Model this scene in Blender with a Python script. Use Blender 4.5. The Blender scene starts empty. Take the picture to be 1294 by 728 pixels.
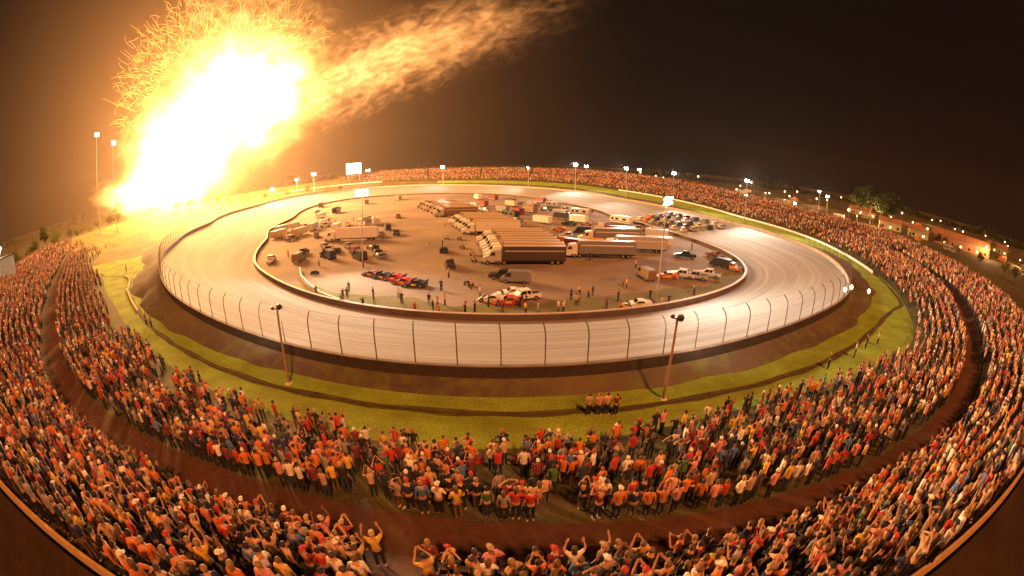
import bpy, bmesh, math, random
import numpy as np
from mathutils import Vector, Matrix
R = math.radians
rng = np.random.default_rng(7); random.seed(7)
sc = bpy.context.scene
col = sc.collection

# ------------------------------------------------------------------ camera
CAM_H, TILT, FPX = 18.0, R(16.6), 550.0
cd = bpy.data.cameras.new('camera'); cam = bpy.data.objects.new('camera', cd); col.objects.link(cam)
cam.location = (0, 0, CAM_H); cam.rotation_euler = (R(90) - TILT, 0, 0)
cd.type = 'PANO'; cd.panorama_type = 'FISHEYE_EQUISOLID'
cd.sensor_width = 36; cd.sensor_fit = 'HORIZONTAL'
cd.fisheye_lens = FPX / 1294 * 36; cd.fisheye_fov = R(200)
cd.clip_start = 0.1; cd.clip_end = 9000
sc.camera = cam

def ray(px, py):
    x, y = px - 647, 364 - py; q = math.hypot(x, y) + 1e-9
    a = 2 * math.asin(q / 2 / FPX)
    r, u, f = math.sin(a) * x / q, math.sin(a) * y / q, math.cos(a)
    c, s = math.cos(TILT), math.sin(TILT)
    return np.array([r, c * f + s * u, -s * f + c * u])
def at(px, py, z):                 # survey: the spot on level z seen along this direction
    d = ray(px, py); t = (z - CAM_H) / d[2]; return np.array([d[0] * t, d[1] * t, z])
def at_d(px, py, dist):            # survey: the spot at this ground distance
    d = ray(px, py); t = dist / math.hypot(d[0], d[1]); return np.array([0, 0, CAM_H]) + d * t
def pix(P):
    d = np.asarray(P, float) - np.array([0, 0, CAM_H]); c, s = math.cos(TILT), math.sin(TILT)
    f = c * d[1] - s * d[2]; u = s * d[1] + c * d[2]; r = d[0]
    a = math.acos(max(-1, min(1, f / np.linalg.norm(d)))); q = math.hypot(r, u) + 1e-9
    k = 2 * FPX * math.sin(a / 2); return 647 + k * r / q, 364 - k * u / q

# ------------------------------------------------------------------ materials
def mat(name, color, rough=0.8, metal=0.0, noise=None, bump=None, emit=None, spec=0.3):
    """noise = (scale, colour 2, contrast lo, hi); bump = (scale, strength)"""
    m = bpy.data.materials.new(name); m.use_nodes = True
    nt = m.node_tree; b = nt.nodes['Principled BSDF']
    b.inputs['Base Color'].default_value = (*color, 1); b.inputs['Roughness'].default_value = rough
    b.inputs['Metallic'].default_value = metal; b.inputs['Specular IOR Level'].default_value = spec
    tc = nt.nodes.new('ShaderNodeTexCoord')
    if noise:
        n = nt.nodes.new('ShaderNodeTexNoise'); n.inputs['Scale'].default_value = noise[0]; n.inputs['Detail'].default_value = 5
        n.inputs['Roughness'].default_value = .65
        nt.links.new(tc.outputs['Object'], n.inputs['Vector'])
        cr = nt.nodes.new('ShaderNodeValToRGB'); cr.color_ramp.elements[0].position = noise[2]; cr.color_ramp.elements[1].position = noise[3]
        cr.color_ramp.elements[0].color = (*color, 1); cr.color_ramp.elements[1].color = (*noise[1], 1)
        nt.links.new(n.outputs['Fac'], cr.inputs['Fac']); nt.links.new(cr.outputs['Color'], b.inputs['Base Color'])
    if bump:
        n2 = nt.nodes.new('ShaderNodeTexNoise'); n2.inputs['Scale'].default_value = bump[0]; n2.inputs['Detail'].default_value = 4
        nt.links.new(tc.outputs['Object'], n2.inputs['Vector'])
        bp = nt.nodes.new('ShaderNodeBump'); bp.inputs['Strength'].default_value = bump[1]; bp.inputs['Distance'].default_value = .2
        nt.links.new(n2.outputs['Fac'], bp.inputs['Height']); nt.links.new(bp.outputs['Normal'], b.inputs['Normal'])
    if emit:
        b.inputs['Emission Color'].default_value = (*emit[0], 1); b.inputs['Emission Strength'].default_value = emit[1]
    return m

# ------------------------------------------------------------------ object helpers
def tag(o, label=None, cat=None, group=None, kind=None):
    if label: o['label'] = label
    if cat: o['category'] = cat
    if group: o['group'] = group
    if kind: o['kind'] = kind
    return o
def empty(name, loc=(0, 0, 0), rz=0.0):
    o = bpy.data.objects.new(name, None); col.objects.link(o); o.location = [float(v) for v in loc]; o.rotation_euler = (0, 0, rz)
    o.empty_display_size = .2; return o
def link(name, me, m=None, parent=None):
    o = bpy.data.objects.new(name, me); col.objects.link(o)
    if m is not None:
        me.materials.clear(); me.materials.append(m)
    if parent: o.parent = parent
    return o
def pydata(name, v, f, m=None, parent=None, smooth=False):
    me = bpy.data.meshes.new(name); me.from_pydata([tuple(map(float, p)) for p in v], [], [tuple(map(int, q)) for q in f]); me.update()
    if smooth: me.shade_smooth()
    return link(name, me, m, parent)
def children(o): return [c for c in bpy.data.objects if c.parent == o]
def copy_tree(o, kids, parent=None):
    """kids: {object: [children]} gathered once per prototype"""
    c = o.copy(); col.objects.link(c); c.parent = parent
    for ch in kids.get(o.name, []): copy_tree(ch, kids, c)
    return c
def kids_of(root):
    by = {}
    for o in bpy.data.objects:
        if o.parent: by.setdefault(o.parent.name, []).append(o)
    return by

class MB:
    """collects simple shapes into one bmesh"""
    def __init__(s): s.b = bmesh.new()
    def box(s, x0, x1, y0, y1, z0, z1, bev=0.0, M=None):
        r = bmesh.ops.create_cube(s.b, size=1); vs = r['verts']
        for v in vs: v.co = Vector((x0 + (v.co.x + .5) * (x1 - x0), y0 + (v.co.y + .5) * (y1 - y0), z0 + (v.co.z + .5) * (z1 - z0)))
        if bev:
            es = list({e for v in vs for e in v.link_edges})
            rr = bmesh.ops.bevel(s.b, geom=es, offset=bev, segments=2, affect='EDGES'); vs = rr['verts']
        if M is not None:
            for v in vs: v.co = M @ v.co
        return s
    def cyl(s, p, q, r0, r1=None, n=10, caps=True):
        r1 = r0 if r1 is None else r1
        p, q = Vector(p), Vector(q); d = (q - p); L = d.length
        rr = bmesh.ops.create_cone(s.b, cap_ends=caps, segments=n, radius1=r0, radius2=r1, depth=L)
        M = Matrix.Translation((p + q) / 2) @ d.to_track_quat('Z', 'Y').to_matrix().to_4x4()
        for v in rr['verts']: v.co = M @ v.co
        return s
    def sphere(s, c, r, sc3=(1, 1, 1), u=12, v=8):
        rr = bmesh.ops.create_uvsphere(s.b, u_segments=u, v_segments=v, radius=r)
        for q in rr['verts']: q.co = Vector(c) + Vector((q.co.x * sc3[0], q.co.y * sc3[1], q.co.z * sc3[2]))
        return s
    def prism(s, prof, x0, x1, taper=None, bev=0.0):
        """profile in (y,z), extruded along x; taper(y,z) -> inward shift"""
        def ring(x, sgn):
            out = []
            for (y, z) in prof:
                t = taper(y, z) if taper else 0
                out.append(s.b.verts.new((x - sgn * t, y, z)))
            return out
        a, b = ring(x0, -1), ring(x1, 1); n = len(prof)
        fs = [s.b.faces.new(a[::-1]), s.b.faces.new(b)]
        for i in range(n): fs.append(s.b.faces.new((a[i], a[(i + 1) % n], b[(i + 1) % n], b[i])))
        if bev:
            es = list({e for f in fs for e in f.edges})
            bmesh.ops.bevel(s.b, geom=es, offset=bev, segments=2, affect='EDGES')
        return s
    def build(s, name, m, parent=None, smooth=False):
        bmesh.ops.recalc_face_normals(s.b, faces=s.b.faces[:])
        me = bpy.data.meshes.new(name); s.b.to_mesh(me); s.b.free()
        if smooth: me.shade_smooth()
        return link(name, me, m, parent)

# ------------------------------------------------------------------ plan of the speedway: closed rings round a centre
C0 = np.array([-25.0, 150.0])
NPHI = 540
PH = np.linspace(-180, 180, NPHI, endpoint=False)
def ring_from(pts, sm=5):
    """pts: world (x, y, z) round the oval -> r(phi), z(phi)"""
    P = np.array(pts, float); d = P[:, :2] - C0; ph = np.degrees(np.arctan2(d[:, 1], d[:, 0])); r = np.hypot(d[:, 0], d[:, 1])
    o = np.argsort(ph); ph, r, z = ph[o], r[o], P[o, 2]
    ph3 = np.r_[ph - 360, ph, ph + 360]
    rr = np.interp(PH, ph3, np.tile(r, 3)); zz = np.interp(PH, ph3, np.tile(z, 3))
    return smooth(rr, sm), smooth(zz, sm)
def smooth(a, deg):
    s = deg / (360 / NPHI); k = np.arange(-int(3 * s), int(3 * s) + 1); w = np.exp(-.5 * (k / s) ** 2); w /= w.sum()
    return np.convolve(np.r_[a, a, a], w, 'same')[NPHI:2 * NPHI]
def px_ring(lst, sm=5): return ring_from([at(*p) for p in lst], sm)
def pr_ring(lst, sm=5):   # (phi, r, z)
    return ring_from([(C0[0] + r * math.cos(R(p)), C0[1] + r * math.sin(R(p)), z) for p, r, z in lst], sm)

inner = px_ring([(320,335,-4),(345,355,-4),(400,380,-4),(470,398,-4),(560,405,-4),(650,408,-4),(750,404,-4),(850,393,-4),(920,372,-4),(955,350,-4),(940,332,-4),(890,310,-4),(830,292,-4),(770,275,-4),(700,257,-4),(640,247,-4),(560,245,-4),(480,248,-4),(420,255,-4),(380,276,-4),(342,303,-4),(326,320,-4)], 7)
outer = px_ring([(205,335,4),(230,380,3.2),(300,413,2.4),(400,445,2),(500,458,2),(630,464,2),(750,460,2),(850,447,2),(950,425,2.2),(1030,395,2.4),(1075,372,2.4),(1070,345,2.2),(1040,318,2),(990,298,1.8),(940,284,1.6),(860,265,1.5),(780,250,1.5),(700,238,1.5),(620,234,1.5),(540,233,1.5),(470,236,1.8),(400,243,2.6),(330,258,3.8),(270,280,4),(225,305,4)], 4)
front = ring_from([at(300,508,0), at(190,440,0), at(150,385,0), at(135,350,0), at(450,552,0), at(580,578,0), at(720,572,0), at(800,545,0), at(900,512,0), at(1000,500,0), at(1090,470,0), at(1160,450,0), at(1150,400,0), at(1130,365,0), at(1090,335,0), at(1040,308,0), at(990,290,.3), at(940,277,.6), at(860,255,2), at(780,241,3), at(700,231,3.6), at(620,228,4), at(540,229,4), at(470,231,4), (-164,109,0), (-168,150,1.5), (-180,200,3), (-186,255,3.4), (-188,310,3.6)], 4)
bank_px = [at(174,378,0), at(225,421,0), at(302,455,0), at(402,479,0), at(550,494,0), at(650,498,0), at(800,491,0), at(938,468,0), at(1034,439,0), at(1078,412,0), at(1096,393,0), at(1103,372,0), at(1096,355,0), at(1076,333,0)]
kerb_px = [at(170,345,.4), at(175,390,0), at(230,440,0), at(300,475,0), at(400,500,0), at(550,520,0), at(650,525,0), at(800,515,0), at(940,490,0), at(1040,460,0), at(1100,420,0), at(1125,385,0)]
bank = list(ring_from(bank_px + [(C0[0] - 75, C0[1] - 70, 0)], 4))
far_w = smooth(((PH > -24) | (PH < -128)).astype(float), 6)
bank[0] = bank[0] * (1 - far_w) + (outer[0] + .42 * (front[0] - outer[0])) * far_w
bank[0] = bank[0] + smooth(rng.normal(0, 1, NPHI), .9) * .9 + smooth(rng.normal(0, 1, NPHI), 2.5) * .8
bank[0] = np.minimum(np.maximum(bank[0], outer[0] + 1.7), front[0] - 2)
bank[1] = front[1] * .6 * far_w
walk_in = pr_ring([(-85,136,3.3),(-88,135,3.3),(-93,134,3.3),(-97,132,3.3),(-106,127,3.3),(-115,124,3.3),(-128,124.5,3.3),(-140,130,3.3),(-150,141,3.3),(-165,162,3.6),(-78,139.5,3.3),(-73,143.8,3.3),(-70,145.3,3.3),(-67,147,3.3),(-61,148.7,3.3),(-52,147.6,3.3),(-44,149.5,3.3),(-36,148.5,3.3),(-25,145,3.6),(-10,138,3.8),(5,133,4),(30,137,5.5),(54,163,7),(74,206,7.6),(89,228,8),(102,240,8),(113,255,8),(125,225,6),(140,195,5),(160,178,5),(179,170,4.2)], 4)
walk_out = pr_ring([(-85,138.9,3.5),(-88,137.8,3.5),(-93,136.9,3.5),(-97,134.9,3.5),(-106,129.6,3.5),(-115,126.6,3.5),(-128,127.5,3.5),(-140,132,3.5),(-150,143,3.5),(-165,164,3.8),(-78,142.2,3.5),(-73,146,3.5),(-70,147.6,3.5),(-67,149.4,3.5),(-63,150.9,3.5),(-57,150.8,3.5),(-50,150.6,3.5),(-43,151.9,3.5),(-36,151,3.5),(-25,147,3.8),(-10,140,4),(5,135,4.2),(30,139,5.7),(54,165,7.2),(74,208,7.8),(89,230,8.2),(102,242,8.2),(113,257,8.2),(125,227,6.2),(140,197,5.2),(160,180,5.2),(179,172,4.4)], 4)
rim = pr_ring([(-89,147.5,8.5),(-84,147.3,8.5),(-80,149,8.5),(-76,151.4,8.5),(-74,152.9,8.4),(-72,154.9,8.3),(-64,159,7.4),(-55,160.5,6.6),(-44,161.5,6.3),(-37,160,6.2),(-30,158,6.2),(-17,156.5,6.3),(-5,151,6.5),(7,146,7),(25,150,8.4),(40,164,10.6),(54,190,11.6),(67,214,12.2),(80,236,12.4),(92,256,12.6),(104,270,12.8),(113,284,12.5),(122,255,9),(140,225,8.2),(152,210,8),(165,196,7.6),(179,186,7.5),(-165,177,8),(-150,157,8.5),(-135,146,8.5),(-122,145,8.5),(-110,147,8.5),(-100,148,8.5)], 3)
front = list(front); 
# the front of the far stand: keep it a plausible distance behind the wall
fr_max = outer[0] + 34; w = smooth(((PH > 35) & (PH < 120)).astype(float), 5)
front[0] = front[0] * (1 - w) + np.minimum(front[0], fr_max) * w
walk_in = list(walk_in); walk_out = list(walk_out); rim = list(rim)
for k, f in ((walk_in, .5), (walk_out, .56)):
    k[0] = k[0] * (1 - w) + (front[0] + f * 27) * w; k[1] = k[1] * (1 - w) + (front[1] * (1 - f) + rim[1] * f) * w
rim[0] = rim[0] * (1 - w) + (front[0] + 27) * w
walk_in[0] = np.maximum(walk_in[0], front[0] + 3); walk_out[0] = np.maximum(walk_out[0], walk_in[0] + 1.2); rim[0] = np.maximum(rim[0], walk_out[0] + 4)
base_in = (inner[0] - 1.0, inner[1])

def rv(ring, phi): return np.interp(phi, np.r_[PH, 180], np.r_[ring[0], ring[0][0]]), np.interp(phi, np.r_[PH, 180], np.r_[ring[1], ring[1][0]])
def xy(phi, r): return C0[0] + r * np.cos(np.radians(phi)), C0[1] + r * np.sin(np.radians(phi))
STACK = [inner, outer, bank, front, walk_in, walk_out, rim]
def terrain_z(x, y):
    d = np.array([x, y]) - C0; ph = math.degrees(math.atan2(d[1], d[0])); r = math.hypot(*d)
    pr, pz = 0, -4
    for k, s in enumerate(STACK):
        a, z = rv(s, ph)
        if k == 1: z = z - .95
        if r <= a: return pz + (z - pz) * (r - pr) / max(a - pr, 1e-6)
        pr, pz = a, z
    z1 = back_z(ph); rb = pr + 14
    if r < rb: return pz + (z1 - pz) * (r - pr) / 14
    return ground_z(x, y, z1, r - rb)
def back_z(ph):       # foot of the outer slope: the left turn stands on a high field
    w = math.exp(-((((ph - 165) + 180) % 360 - 180) / 38) ** 2)
    return 6.2 * w
def ground_z(x, y, z1, dr):
    return z1 * math.exp(-max(dr, 0) / 420) + 0.0

def sheet(name, r0, r1, n, m, jit=0.0, prof=None, dz0=0, dz1=0):
    """loft between two rings with UV (metres along, metres across)"""
    V = []; 
    L = np.r_[0, np.cumsum(np.hypot(*np.diff(np.array(xy(np.r_[PH, 180], np.r_[r1[0], r1[0][0]])), axis=1)))]
    for j in range(n + 1):
        t = j / n; r = r0[0] + (r1[0] - r0[0]) * t; z = (r0[1] + dz0) + ((r1[1] + dz1) - (r0[1] + dz0)) * t
        if prof: z = z + prof(t)
        if jit and 0 < j < n: z = z + smooth(rng.normal(0, 1, NPHI), .8) * jit
        x, y = xy(PH, r); V.append(np.c_[x, y, z])
    V = np.concatenate(V); F = []
    uv = []
    for j in range(n):
        for i in range(NPHI):
            i2 = (i + 1) % NPHI
            F.append((j * NPHI + i, (j + 1) * NPHI + i, (j + 1) * NPHI + i2, j * NPHI + i2))
            w = r1[0][i] - r0[0][i]
            uv += [(L[i], w * j / n), (L[i], w * (j + 1) / n), (L[i + 1], w * (j + 1) / n), (L[i + 1], w * j / n)]
    F = [f[::-1] for f in F]; 
    uv = [uv[4 * (k // 4) + 3 - k % 4] for k in range(len(uv))]
    o = pydata(name, V, F, m, smooth=True)
    l = o.data.uv_layers.new(name='UVMap'); l.data.foreach_set('uv', np.array(uv, np.float32).ravel())
    tag(o, kind='structure'); return o

def soil(name, c1, c2, c3=None, scale=.15, stretch=1.0, fine=3.0, rough=.9, bump=.3, lo=.35, hi=.65):
    """two-scale earth colour; stretch > 1 draws the large pattern out along the track (UV)"""
    m = bpy.data.materials.new(name); m.use_nodes = True; nt = m.node_tree; b = nt.nodes['Principled BSDF']
    b.inputs['Roughness'].default_value = rough; b.inputs['Specular IOR Level'].default_value = .2
    tc = nt.nodes.new('ShaderNodeTexCoord'); mp = nt.nodes.new('ShaderNodeMapping')
    mp.inputs['Scale'].default_value = (1 / stretch, 1, 1)
    nt.links.new(tc.outputs['UV' if stretch != 1 else 'Object'], mp.inputs['Vector'])
    n = nt.nodes.new('ShaderNodeTexNoise'); n.inputs['Scale'].default_value = scale; n.inputs['Detail'].default_value = 6; n.inputs['Roughness'].default_value = .6
    nt.links.new(mp.outputs['Vector'], n.inputs['Vector'])
    cr = nt.nodes.new('ShaderNodeValToRGB'); e = cr.color_ramp.elements; e[0].position = lo; e[1].position = hi
    e[0].color = (*c1, 1); e[1].color = (*c2, 1)
    nt.links.new(n.outputs['Fac'], cr.inputs['Fac'])
    f = nt.nodes.new('ShaderNodeTexNoise'); f.inputs['Scale'].default_value = fine; f.inputs['Detail'].default_value = 4
    nt.links.new(tc.outputs['Object'], f.inputs['Vector'])
    mx = nt.nodes.new('ShaderNodeMix'); mx.data_type = 'RGBA'; mx.inputs['B'].default_value = (*(c3 or c1), 1)
    cr2 = nt.nodes.new('ShaderNodeValToRGB'); cr2.color_ramp.elements[0].position = .45; cr2.color_ramp.elements[1].position = .75
    nt.links.new(f.outputs['Fac'], cr2.inputs['Fac']); nt.links.new(cr2.outputs['Color'], mx.inputs['Factor'])
    nt.links.new(cr.outputs['Color'], mx.inputs['A']); nt.links.new(mx.outputs['Result'], b.inputs['Base Color'])
    bp = nt.nodes.new('ShaderNodeBump'); bp.inputs['Strength'].default_value = bump; bp.inputs['Distance'].default_value = .15
    nt.links.new(f.outputs['Fac'], bp.inputs['Height']); nt.links.new(bp.outputs['Normal'], b.inputs['Normal'])
    return m

M_track = soil('clay_track', (.225, .21, .20), (.325, .31, .30), (.27, .256, .245), scale=.35, stretch=22, fine=1.2, rough=.85, bump=.15)
nt = M_track.node_tree; b_ = nt.nodes['Principled BSDF']; src = b_.inputs['Base Color'].links[0].from_socket
tc_ = nt.nodes.new('ShaderNodeTexCoord'); mp_ = nt.nodes.new('ShaderNodeMapping'); mp_.inputs['Scale'].default_value = (.011, .75, 1); n_ = nt.nodes.new('ShaderNodeTexNoise'); n_.inputs['Scale'].default_value = 1.6; n_.inputs['Detail'].default_value = 7; n_.inputs['Roughness'].default_value = .7
cr_ = nt.nodes.new('ShaderNodeValToRGB'); cr_.color_ramp.elements[0].position = .40; cr_.color_ramp.elements[1].position = .56; cr_.color_ramp.elements[0].color = (.48, .45, .43, 1); cr_.color_ramp.elements[1].color = (1, 1, 1, 1)
mx_ = nt.nodes.new('ShaderNodeMix'); mx_.data_type = 'RGBA'; mx_.blend_type = 'MULTIPLY'; mx_.inputs['Factor'].default_value = .42
nt.links.new(tc_.outputs['UV'], mp_.inputs['Vector']); nt.links.new(mp_.outputs['Vector'], n_.inputs['Vector']); nt.links.new(n_.outputs['Fac'], cr_.inputs['Fac']); nt.links.new(src, mx_.inputs['A']); nt.links.new(cr_.outputs['Color'], mx_.inputs['B']); nt.links.new(mx_.outputs['Result'], b_.inputs['Base Color'])
M_inf = soil('infield_dirt', (.145, .115, .092), (.27, .20, .145), (.20, .155, .12), scale=.06, fine=1.5, bump=.2)
M_bank = soil('bank_earth', (.070, .050, .036), (.125, .09, .06), (.115, .125, .025), scale=.22, stretch=4, fine=.8, bump=.6)
M_grass = soil('apron_grass', (.17, .235, .024), (.28, .43, .045), (.18, .17, .035), scale=.22, fine=5, bump=.8)
M_low = soil('hillside_turf', (.06, .036, .016), (.10, .085, .022), (.06, .065, .014), scale=.25, fine=3, bump=.6)
M_walk = soil('path_earth', (.062, .028, .016), (.11, .048, .026), (.065, .03, .018), scale=.3, stretch=2.5, fine=2, bump=.3)
M_up = soil('terrace_earth', (.05, .026, .018), (.09, .045, .028), (.05, .028, .02), scale=.4, fine=3, bump=.5)
M_out = soil('outer_slope_earth', (.022, .012, .008), (.04, .022, .013), (.025, .015, .01), scale=.3, fine=2, bump=.5)
M_gnd = soil('field', (.05, .042, .018), (.09, .075, .03), (.04, .04, .014), scale=.02, fine=.4, bump=.4)

# infield: inner disc
V = [(C0[0], C0[1], -4)]; F = []; nr = 14
for j in range(1, nr + 1):
    x, y = xy(PH, (inner[0] - .0) * j / nr); V += list(np.c_[x, y, np.full(NPHI, -4.0)])
for i in range(NPHI): F.append((0, 1 + i, 1 + (i + 1) % NPHI))
for j in range(nr - 1):
    for i in range(NPHI):
        a = 1 + j * NPHI; b_ = a + NPHI; i2 = (i + 1) % NPHI; F.append((a + i, b_ + i, b_ + i2, a + i2))
tag(pydata('infield_ground', V, F, M_inf, smooth=True), kind='structure')
# grass strip inside the inner wall, thin sheet just above the dirt, near side
def patch(name, phs, r0f, r1f, m, dz=.03, base=-4.0, n=4):
    V = []; F = []
    for j in range(n + 1):
        for p in phs:
            a, b_ = r0f(p), r1f(p); r = a + (b_ - a) * j / n; x, y = xy(p, r); V.append((x, y, base + dz))
    k = len(phs)
    for j in range(n):
        for i in range(k - 1): F.append((j * k + i, (j + 1) * k + i, (j + 1) * k + i + 1, j * k + i + 1)[::-1])
    return tag(pydata(name, V, F, m), kind='structure')
gp = np.linspace(-118, -22, 160); wob = np.convolve(rng.normal(0, 2.4, 160), np.ones(7) / 7, 'same')
patch('infield_grass', gp, lambda p: rv(inner, p)[0] - 9 * max(.12, math.sin(math.pi * (p + 118) / 96)) + np.interp(p, gp, wob), lambda p: rv(inner, p)[0] - .9,
      soil('infield_turf', (.10, .10, .02), (.16, .14, .05), (.15, .11, .06), scale=.25, fine=2.5, bump=.5))

M_dry = soil('dry_bank_grass', (.12, .085, .022), (.20, .15, .035), (.07, .05, .018), scale=.09, fine=.6, bump=.8, lo=.4, hi=.6)
def grassy(o, a=119, b=-160):      # the left turn's bank is plain dry grass
    o.data.materials.append(M_dry)
    for p in o.data.polygons:
        c = p.center; ph = math.degrees(math.atan2(c.y - C0[1], c.x - C0[0]))
        if ph > a or ph < b: p.material_index = 1
    return o
sheet('track', inner, outer, 10, M_track, dz1=-.95)
sheet('dirt_bank', (outer[0] + .35, outer[1] - 1.0), bank, 8, M_bank, jit=.10)
grassy(sheet('grass_apron', bank, front, 8, M_grass, jit=.05), 100, -150)
grassy(sheet('lower_terrace', front, walk_in, 12, M_low))
grassy(sheet('walkway', walk_in, walk_out, 3, M_walk))
grassy(sheet('upper_terrace', walk_out, rim, 12, M_up))
foot = (rim[0] + 14, np.array([back_z(p) for p in PH]))
sheet('outer_slope', (rim[0] + .35, rim[1] - .3), foot, 4, M_out, jit=.15)
V = []; F = []; steps = [0, 15, 40, 80, 140, 230, 360, 560, 900, 1400, 2300]
for s_ in steps:
    x, y = xy(PH, foot[0] + s_)
    z = foot[1] * math.exp(-s_ / 420) + (0 if s_ < 300 else 0)
    V += list(np.c_[x, y, z])
for j in range(len(steps) - 1):
    for i in range(NPHI):
        i2 = (i + 1) % NPHI; F.append((j * NPHI + i, (j + 1) * NPHI + i, (j + 1) * NPHI + i2, j * NPHI + i2)[::-1])
tag(pydata('ground', V, F, M_gnd, smooth=True), kind='structure')

# ------------------------------------------------------------------ walls along rings
STEPS = True
def wall(name, ph0, ph1, ring, off, thick, h, m, n=None, parent=None, zf=None, base=-.4):
    n = n or max(8, int(abs(ph1 - ph0) / .6)); closed = abs(ph1 - ph0) >= 359.9
    ps = np.linspace(ph0, ph1, n, endpoint=not closed); V = []; F = []
    for p in ps:
        q = ((p + 180) % 360) - 180; r, z = rv(ring, q); r += off; z = zf(q) if zf else z
        for rr, zz in ((r, z + base), (r + thick, z + base), (r + thick, z + h), (r, z + h)):
            x, y = xy(q, rr); V.append((x, y, zz))
    k = n if closed else n - 1
    for i in range(k):
        a, b_ = 4 * i, 4 * ((i + 1) % n)
        for j in range(4): F.append((a + j, a + (j + 1) % 4, b_ + (j + 1) % 4, b_ + j)[::-1])
    if not closed: F += [(0, 1, 2, 3)[::-1], tuple(4 * (n - 1) + j for j in range(4))]
    o = pydata(name, V, F, m, parent); 
    bm = bmesh.new(); bm.from_mesh(o.data); bmesh.ops.recalc_face_normals(bm, faces=bm.faces); bm.to_mesh(o.data); bm.free()
    return o
M_conc = mat('concrete', (.30, .25, .21), .85, noise=(.35, (.42, .36, .31), .35, .7), bump=(3, .2))
M_dark = mat('dark_wall', (.075, .050, .038), .8, noise=(.4, (.12, .085, .06), .35, .7), bump=(3, .2))
M_white = mat('white_paint', (.72, .70, .66), .6, noise=(.5, (.55, .52, .47), .4, .75))
M_cap = mat('wall_cap_concrete', (.13, .10, .08), .85, noise=(.5, (.22, .17, .13), .35, .7))
M_wood = mat('weathered_timber', (.42, .27, .12), .8, noise=(1.2, (.58, .38, .18), .35, .7), bump=(5, .3))
M_steel = mat('galvanised_steel', (.36, .30, .25), .6, .2)
M_pole = mat('pole_timber', (.24, .15, .09), .85, noise=(2, (.34, .22, .14), .3, .7))
wo = empty('track_wall', (C0[0], C0[1], 0)); tag(wo, 'long concrete retaining wall round the outer edge of the dirt track', 'wall')
def sub(o, par):     # parent without moving
    o.parent = par; o.matrix_parent_inverse = par.matrix_world.inverted() if False else Matrix.Translation(-Vector(par.location)); return o
w1 = wall('wall_panel', -180, 180, outer, 0, .2, .0, M_conc, n=600, base=-1.4); sub(w1, wo)
w3 = wall('shaded_outer_face', -180, 180, outer, .203, .1, -.02, mat('wall_shade_dark', (.035, .024, .018), .85, noise=(1.5, (.055, .04, .03), .4, .7)), n=600, base=-1.6); sub(w3, wo)  # dark skin stands in for the shade on the wall's outer side
w2 = wall('wall_cap', -180, 180, outer, -.06, .42, .1, M_cap, n=600, base=.003); sub(w2, wo)
wi = empty('inner_wall', (C0[0], C0[1], -4)); tag(wi, 'low dark barrier wall circling the infield along the inside of the track', 'wall')
sub(wall('barrier', -180, 180, inner, -.8, .5, .95, M_dark, n=600), wi)
sub(wall('barrier_cap', -180, 180, inner, -.84, .58, 1.07, mat('rail_cap', (.36, .27, .19), .6), n=600, base=.953), wi)
rw = empty('rim_wall', (C0[0], C0[1], 8)); tag(rw, 'thin timber parapet along the top edge of the upper stand', 'wall')
sub(wall('parapet', -165, 118, rim, 0, .14, .2, M_wood, n=700), rw)
tv = []
for k in range(18):
    o = wall('terrace_step', *((-125, -82.9) if k % 2 else (-81.0, -20)), rim, -.85 - (k // 2) * 1.0, .16, .16, M_up, n=160, zf=None, base=-.6); me_ = o.data
    for v in me_.vertices:
        ph = math.degrees(math.atan2(v.co.y - C0[1], v.co.x - C0[0])); r0_, z0_ = rv(rim, ph); v.co.z += terrain_z(*xy(ph, math.hypot(v.co.x - C0[0], v.co.y - C0[1]))) - z0_
    o['kind'] = 'structure'
# white guard rail in front of the right-hand stand
gr = empty('guard_rail', (C0[0], C0[1], 0)); tag(gr, 'pale guard rail between the right turn and the crowd on the bank', 'guard rail')
sub(wall('rail', -36, 48, front, -2.2, .14, 1.0, M_white, base=.35), gr)
pb = MB()
for p in np.arange(-36, 48.1, 1.4):
    r, z = rv(front, p); x, y = xy(p, r - 2.27); pb.box(x - .07, x + .07, y - .07, y + .07, z - .4, z + .345)
sub(pb.build('rail_posts', M_wood), gr); 
bpy.data.objects['rail_posts']['kind'] = 'stuff'
# low kerb of earth and timber across the apron
kr_ = ring_from(kerb_px + [(C0[0] + 1, C0[1] + 400, 0)], 3)
def kerb_r(p):
    return float(np.interp(p, PH, np.minimum(np.maximum(kr_[0], bank[0] + .5), front[0] - 1)))
kb = (np.array([kerb_r(p) for p in PH]), np.array([terrain_z(*xy(p, kerb_r(p))) for p in PH]))
kr = empty('apron_kerb', (C0[0], C0[1], 0)); tag(kr, 'low earth and timber kerb line curving through the grass apron', 'kerb')
sub(wall('shade_dark_kerb', -109, -34, kb, 0, .22, .1, mat('shade_dark_kerb', (.06, .045, .025), .85, noise=(.6, (.10, .08, .04), .4, .7))), kr)  # near stretch: shade on its camera side put into a darker colour
sub(wall('lit_pale_kerb', -131, -109.3, kb, 0, .4, .34, mat('lit_pale_kerb', (.50, .42, .30), .8, noise=(.6, (.62, .54, .42), .4, .7))), kr)  # left stretch: firelight on the same kerb put into a paler colour
rut = patch('dirt_rut', np.linspace(-140, -30, 200), lambda p: kerb_r(p) - .42 - .12 * math.sin(p * 1.3), lambda p: kerb_r(p) + .40 + .12 * math.sin(p * 2.1 + 1), soil('rut_mud', (.05, .038, .016), (.13, .11, .03), (.08, .08, .02), scale=.7, fine=3, bump=.6), n=2)
for v in rut.data.vertices: v.co.z = terrain_z(v.co.x, v.co.y) + .035
g2 = empty('guard_rail', (C0[0], C0[1], 0)); tag(g2, 'pale guard rail on the yellow grass bank of the left turn below the flames', 'guard rail')
sub(wall('rail', 112, 178, front, -1.0, .16, 1.1, M_white, base=.3), g2)
pb = MB()
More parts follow.
